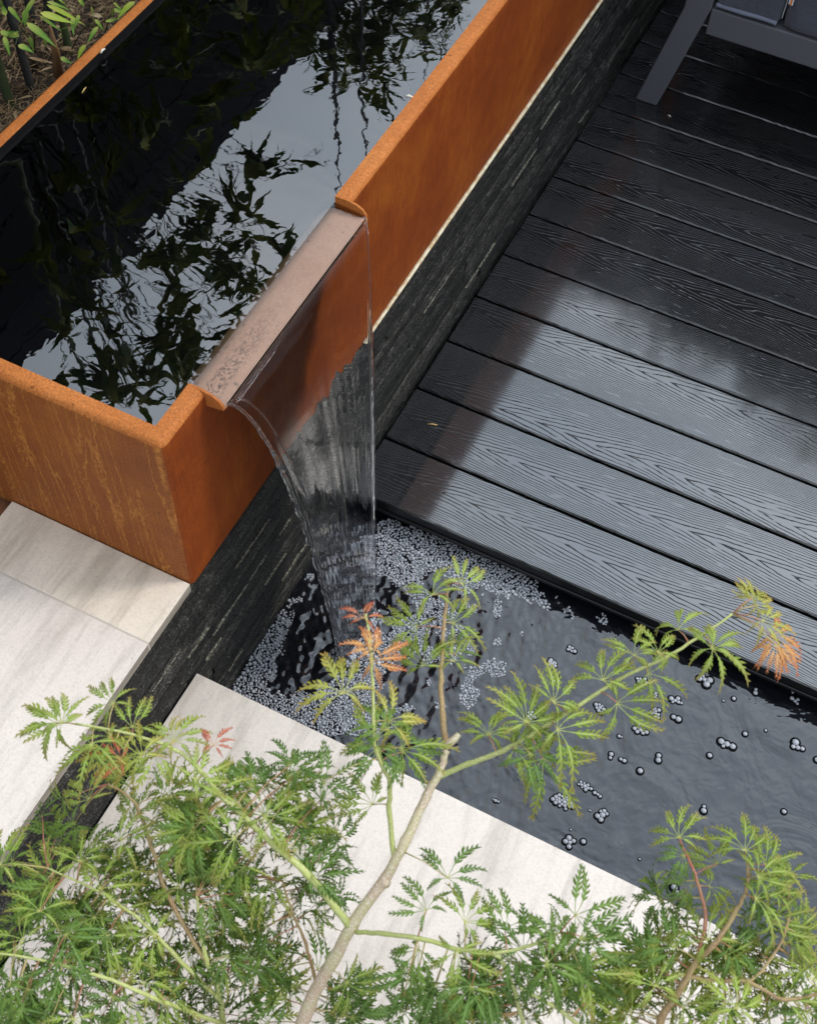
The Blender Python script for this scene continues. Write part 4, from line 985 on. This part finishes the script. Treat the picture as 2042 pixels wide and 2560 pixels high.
def put_leaf(u, v, kind='g', size=.052, ang=None, lift=None, tilt=.28, zoff=None, direct=None):
    """leaf hub on the sight line of (u,v), near its closest branch; stalk drawn to that branch"""
    global nleaf
    best = None
    for p, nm in allpts:
        h = p.z + (zoff if zoff is not None else .0); q = at(u, v, h); dd = (q - p).length
        if best is None or dd < best[0]: best = (dd, p, q)
    dd, p, q = best
    if lift is None: lift = random.uniform(-.012, .03)
    q = at(u, v, p.z + lift + (zoff or 0))
    out = (q - p); out.z *= .4
    if out.length < .004: out = Vector((random.gauss(0, 1), random.gauss(0, 1), 0))
    out.normalize()
    if ang is not None:                      # ang: picture direction of the middle lobe, degrees clockwise from up
        a = math.radians(ang); t2 = at(u + 60 * math.sin(a), v - 60 * math.cos(a), q.z); out = (t2 - q).normalized()
    up = Vector((random.gauss(0, tilt) + .05, random.gauss(0, tilt) - .3, 1)).normalized()
    me = leafmesh(kind, random.randrange(9)); s = size * random.uniform(.92, 1.08)
    R = frame(out + Vector((0, 0, random.uniform(-.25, .12))), up).to_4x4() @ Matrix.Diagonal((s, s, s, 1))
    R.translation = q - tree.location
    nleaf += 1
    if nleaf > 300: rest.append((me, R.copy()))
    else:
        o = obj('leaf', me, tree); o.matrix_local = R
    if kind in 'yor' and nleaf <= 300: o['label'] = {'y': 'yellow-green leaf', 'o': 'orange leaf', 'r': 'red new leaf'}[kind]
    sag = Vector((0, 0, min(.02, dd * .15)))
    r = .0006 if dd < .09 else .0009
    stalks[0 if random.random() < .45 else 1].tube([p - tree.location, (p + q) / 2 - tree.location + sag, q - tree.location], [r * 1.5, r, r], 5)
c6 = lambda x, y: (x * .5936, 1700 + y * .5936); c7 = lambda x, y: (1021 + x * .5936, 1700 + y * .5936); c4 = lambda x, y: (700 + x * .407, 1180 + y * .407)
sc2 = lambda x, y: (1600 + x * .2597, 2000 + y * .2597)
# leaves one can pick out, by region
HL = [(c4(940, 755), 'g', .047, -5), (c4(1115, 690), 'g', .042, 40), (c4(1060, 930), 'g', .050, 70), (c4(845, 950), 'g', .045, -80), (c4(885, 1190), 'g', .050, -20), (c4(1070, 1165), 'g', .040, 20), (c4(1080, 1120), 'd', .035, 10),
 (c4(555, 1160), 'o', .048, 60), (c4(560, 1090), 'o', .036, -30), (c4(510, 900), 'r', .034, 0), (c4(390, 1360), 'y', .058, -30), (c4(665, 1530), 'y', .052, 60), (c4(605, 1640), 'g', .052, -60), (c4(750, 1720), 'g', .058, 60), (c4(740, 1690), 'd', .050, 120), (c4(600, 1700), 'd', .045, 200),
 (c4(1280, 1615), 'g', .045, 10), (c4(1505, 1535), 'g', .050, 20), (c4(1440, 1700), 'g', .050, 100),
 (c5(480, 815), 'g', .050, 10), (c5(660, 670), 'g', .038, -10), (c5(795, 650), 'g', .038, 20), (c5(735, 775), 'g', .054, 100), (c5(560, 945), 'g', .060, 110), (c5(190, 940), 'g', .050, 20), (c5(215, 1100), 'g', .060, 110), (c5(130, 1270), 'g', .062, 140), (c5(35, 1055), 'g', .058, -10), (c5(30, 1060), 'g', .055, 130), (c5(60, 1240), 'd', .050, 160),
 (c5(1455, 555), 'o', .046, 110), (c5(1480, 610), 'o', .034, 170), (c5(1360, 380), 'y', .030, 60), (c5(1400, 470), 'y', .034, 100), (c5(1330, 340), 'y', .030, 20), (c5(1310, 370), 'y', .026, -10), (c5(1345, 330), 'y', .022, 40),
 (c6(262, 183), 'g', .050, -60), (c6(470, 240), 'g', .050, 250), (c6(378, 500), 'g', .045, -30), (c6(232, 825), 'g', .050, -70), (c6(340, 765), 'g', .045, 0), (c6(510, 675), 'g', .050, 60), (c6(575, 575), 'g', .058, 0), (c6(715, 490), 'g', .055, 0), (c6(740, 260), 'g', .050, 10), (c6(915, 480), 'g', .055, -10),
 (c6(1115, 575), 'g', .076, 25), (c6(1115, 578), 'g', .060, 120), (c6(990, 665), 'g', .062, -100), (c6(755, 870), 'g', .056, -50), (c6(885, 885), 'd', .062, 180), (c6(530, 965), 'g', .060, -30), (c6(280, 1070), 'd', .060, 150), (c6(100, 1095), 'g', .052, -60), (c6(655, 1075), 'g', .062, -100), (c6(170, 975), 'g', .052, 0), (c6(710, 1335), 'g', .062, 180), (c6(425, 880), 'g', .055, 20),
 (c6(1140, 850), 'g', .055, 200), (c6(1310, 830), 'd', .056, 60), (c6(1205, 630), 'd', .050, 40), (c6(960, 1160), 'd', .045, 190), (c6(1570, 525), 'g', .052, -60), (c6(1630, 210), 'd', .050, -40), (c6(45, 1280), 'd', .050, 200), (c6(250, 1195), 'd', .055, 170), (c6(650, 310), 'g', .045, 200), (c6(600, 320), 'y', .050, -60), (c6(560, 200), 'g', .045, 20), (c6(390, 270), 'g', .050, 200), (c6(480, 100), 'g', .040, -60),
 (c6(510, 335), 'r', .032, -80), (c6(480, 300), 'y', .046, -100), (c6(735, 255), 'y', .040, -60), (c6(900, 275), 'r', .026, 20), (c6(850, 600), 'd', .055, 20), (c6(1060, 450), 'd', .050, -30), (c6(1220, 360), 'd', .05, 30), (c6(5, 780), 'g', .055, 20), (c6(820, 420), 'g', .05, 60), (c6(560, 430), 'g', .05, -40), (c6(1360, 430), 'd', .048, 60),
 (c7(165, 835), 'd', .048, 15), (c7(235, 1020), 'g', .056, 40), (c7(405, 1050), 'd', .056, 20), (c7(210, 1140), 'g', .056, 170), (c7(45, 1135), 'd', .052, 200), (c7(700, 990), 'd', .060, 70), (c7(580, 1195), 'd', .062, 90), (c7(725, 1080), 'd', .055, 100), (c7(330, 1295), 'd', .048, 200), (c7(1120, 1125), 'd', .055, -60), (c7(75, 970), 'd', .052, -40), (c7(600, 1100), 'd', .05, 20), (c7(580, 1200), 'd', .058, 170),
 (c7(1150, 1380), 'g', .055, 60), (c7(1380, 1385), 'g', .055, 0), (c7(1330, 1165), 'g', .055, 60), (c7(1260, 1095), 'g', .060, -30), (c7(1140, 665), 'g', .046, -10), (c7(1300, 775), 'g', .046, -40), (c7(1415, 720), 'g', .048, 0), (c7(1500, 780), 'g', .046, 40), (c7(1460, 920), 'g', .055, 90), (c7(1530, 1015), 'g', .055, 100), (c7(1590, 1355), 'g', .060, 20), (c7(1470, 830), 'g', .046, 60),
 (c7(1195, 870), 'd', .036, -80), (c7(1160, 740), 'd', .030, -100), (c7(1540, 900), 'g', .048, 30), (c7(1040, 1290), 'g', .055, -20), (c7(940, 1400), 'g', .055, -60), (c7(335, 235), 'g', .046, 0)]
for (pp, kd, s, ang) in HL: put_leaf(pp[0], pp[1], kd, s, ang)
# curled narrow shoots near the branch ends
sm = leafmesh('s', 1)
for (u, v, ang, s, kd) in [(*c5(1112, 632), 100, .052, 's'), (*c5(1112, 630), -5, .045, 's'), (*c5(915, 522), 5, .050, 's'), (*c6(240, 182), -95, .050, 's'), (*c6(262, 183), 0, .040, 's')]:
    put_leaf(u, v, 's', s, ang, tilt=.25)
# dense mass in between
ZON = [((100, 1830, 420, 2060), 16, .044), ((130, 2030, 560, 2330), 48, .052), ((0, 2150, 520, 2560), 70, .054), ((430, 1930, 820, 2290), 52, .050), ((500, 2260, 780, 2420), 16, .050), ((600, 2050, 880, 2260), 16, .048), ((1080, 2330, 1480, 2570), 34, .056),
       ((1640, 2180, 1990, 2420), 30, .045), ((1560, 2400, 2042, 2560), 46, .060), ((1880, 2280, 2020, 2440), 10, .044), ((780, 2420, 1280, 2570), 30, .060), ((0, 2400, 740, 2570), 44, .062)]
for (x0_, y0_, x1_, y1_), n, s in ZON:
    for _ in range(n):
        u = random.uniform(x0_, x1_); v = random.uniform(y0_, y1_)
        if v < 2150 and u < 420 and v < 2060 - (u - 60) * .6: continue
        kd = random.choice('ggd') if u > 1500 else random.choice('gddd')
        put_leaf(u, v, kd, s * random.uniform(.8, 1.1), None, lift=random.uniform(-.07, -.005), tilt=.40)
for k, mt in ((0, m_stalk), (1, m_stalkg)):
    o = stalks[k].build('leaf_stalks', [mt], tree); o['kind'] = 'stuff'
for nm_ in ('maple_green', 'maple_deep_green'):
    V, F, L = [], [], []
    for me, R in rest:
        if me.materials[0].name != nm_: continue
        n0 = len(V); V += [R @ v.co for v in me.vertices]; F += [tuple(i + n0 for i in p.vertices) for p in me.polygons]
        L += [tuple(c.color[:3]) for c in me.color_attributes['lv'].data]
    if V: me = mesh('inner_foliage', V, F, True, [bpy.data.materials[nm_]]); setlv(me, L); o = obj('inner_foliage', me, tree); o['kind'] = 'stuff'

print('leaves', nleaf, 'strips', cnt, 'foam', fnum)
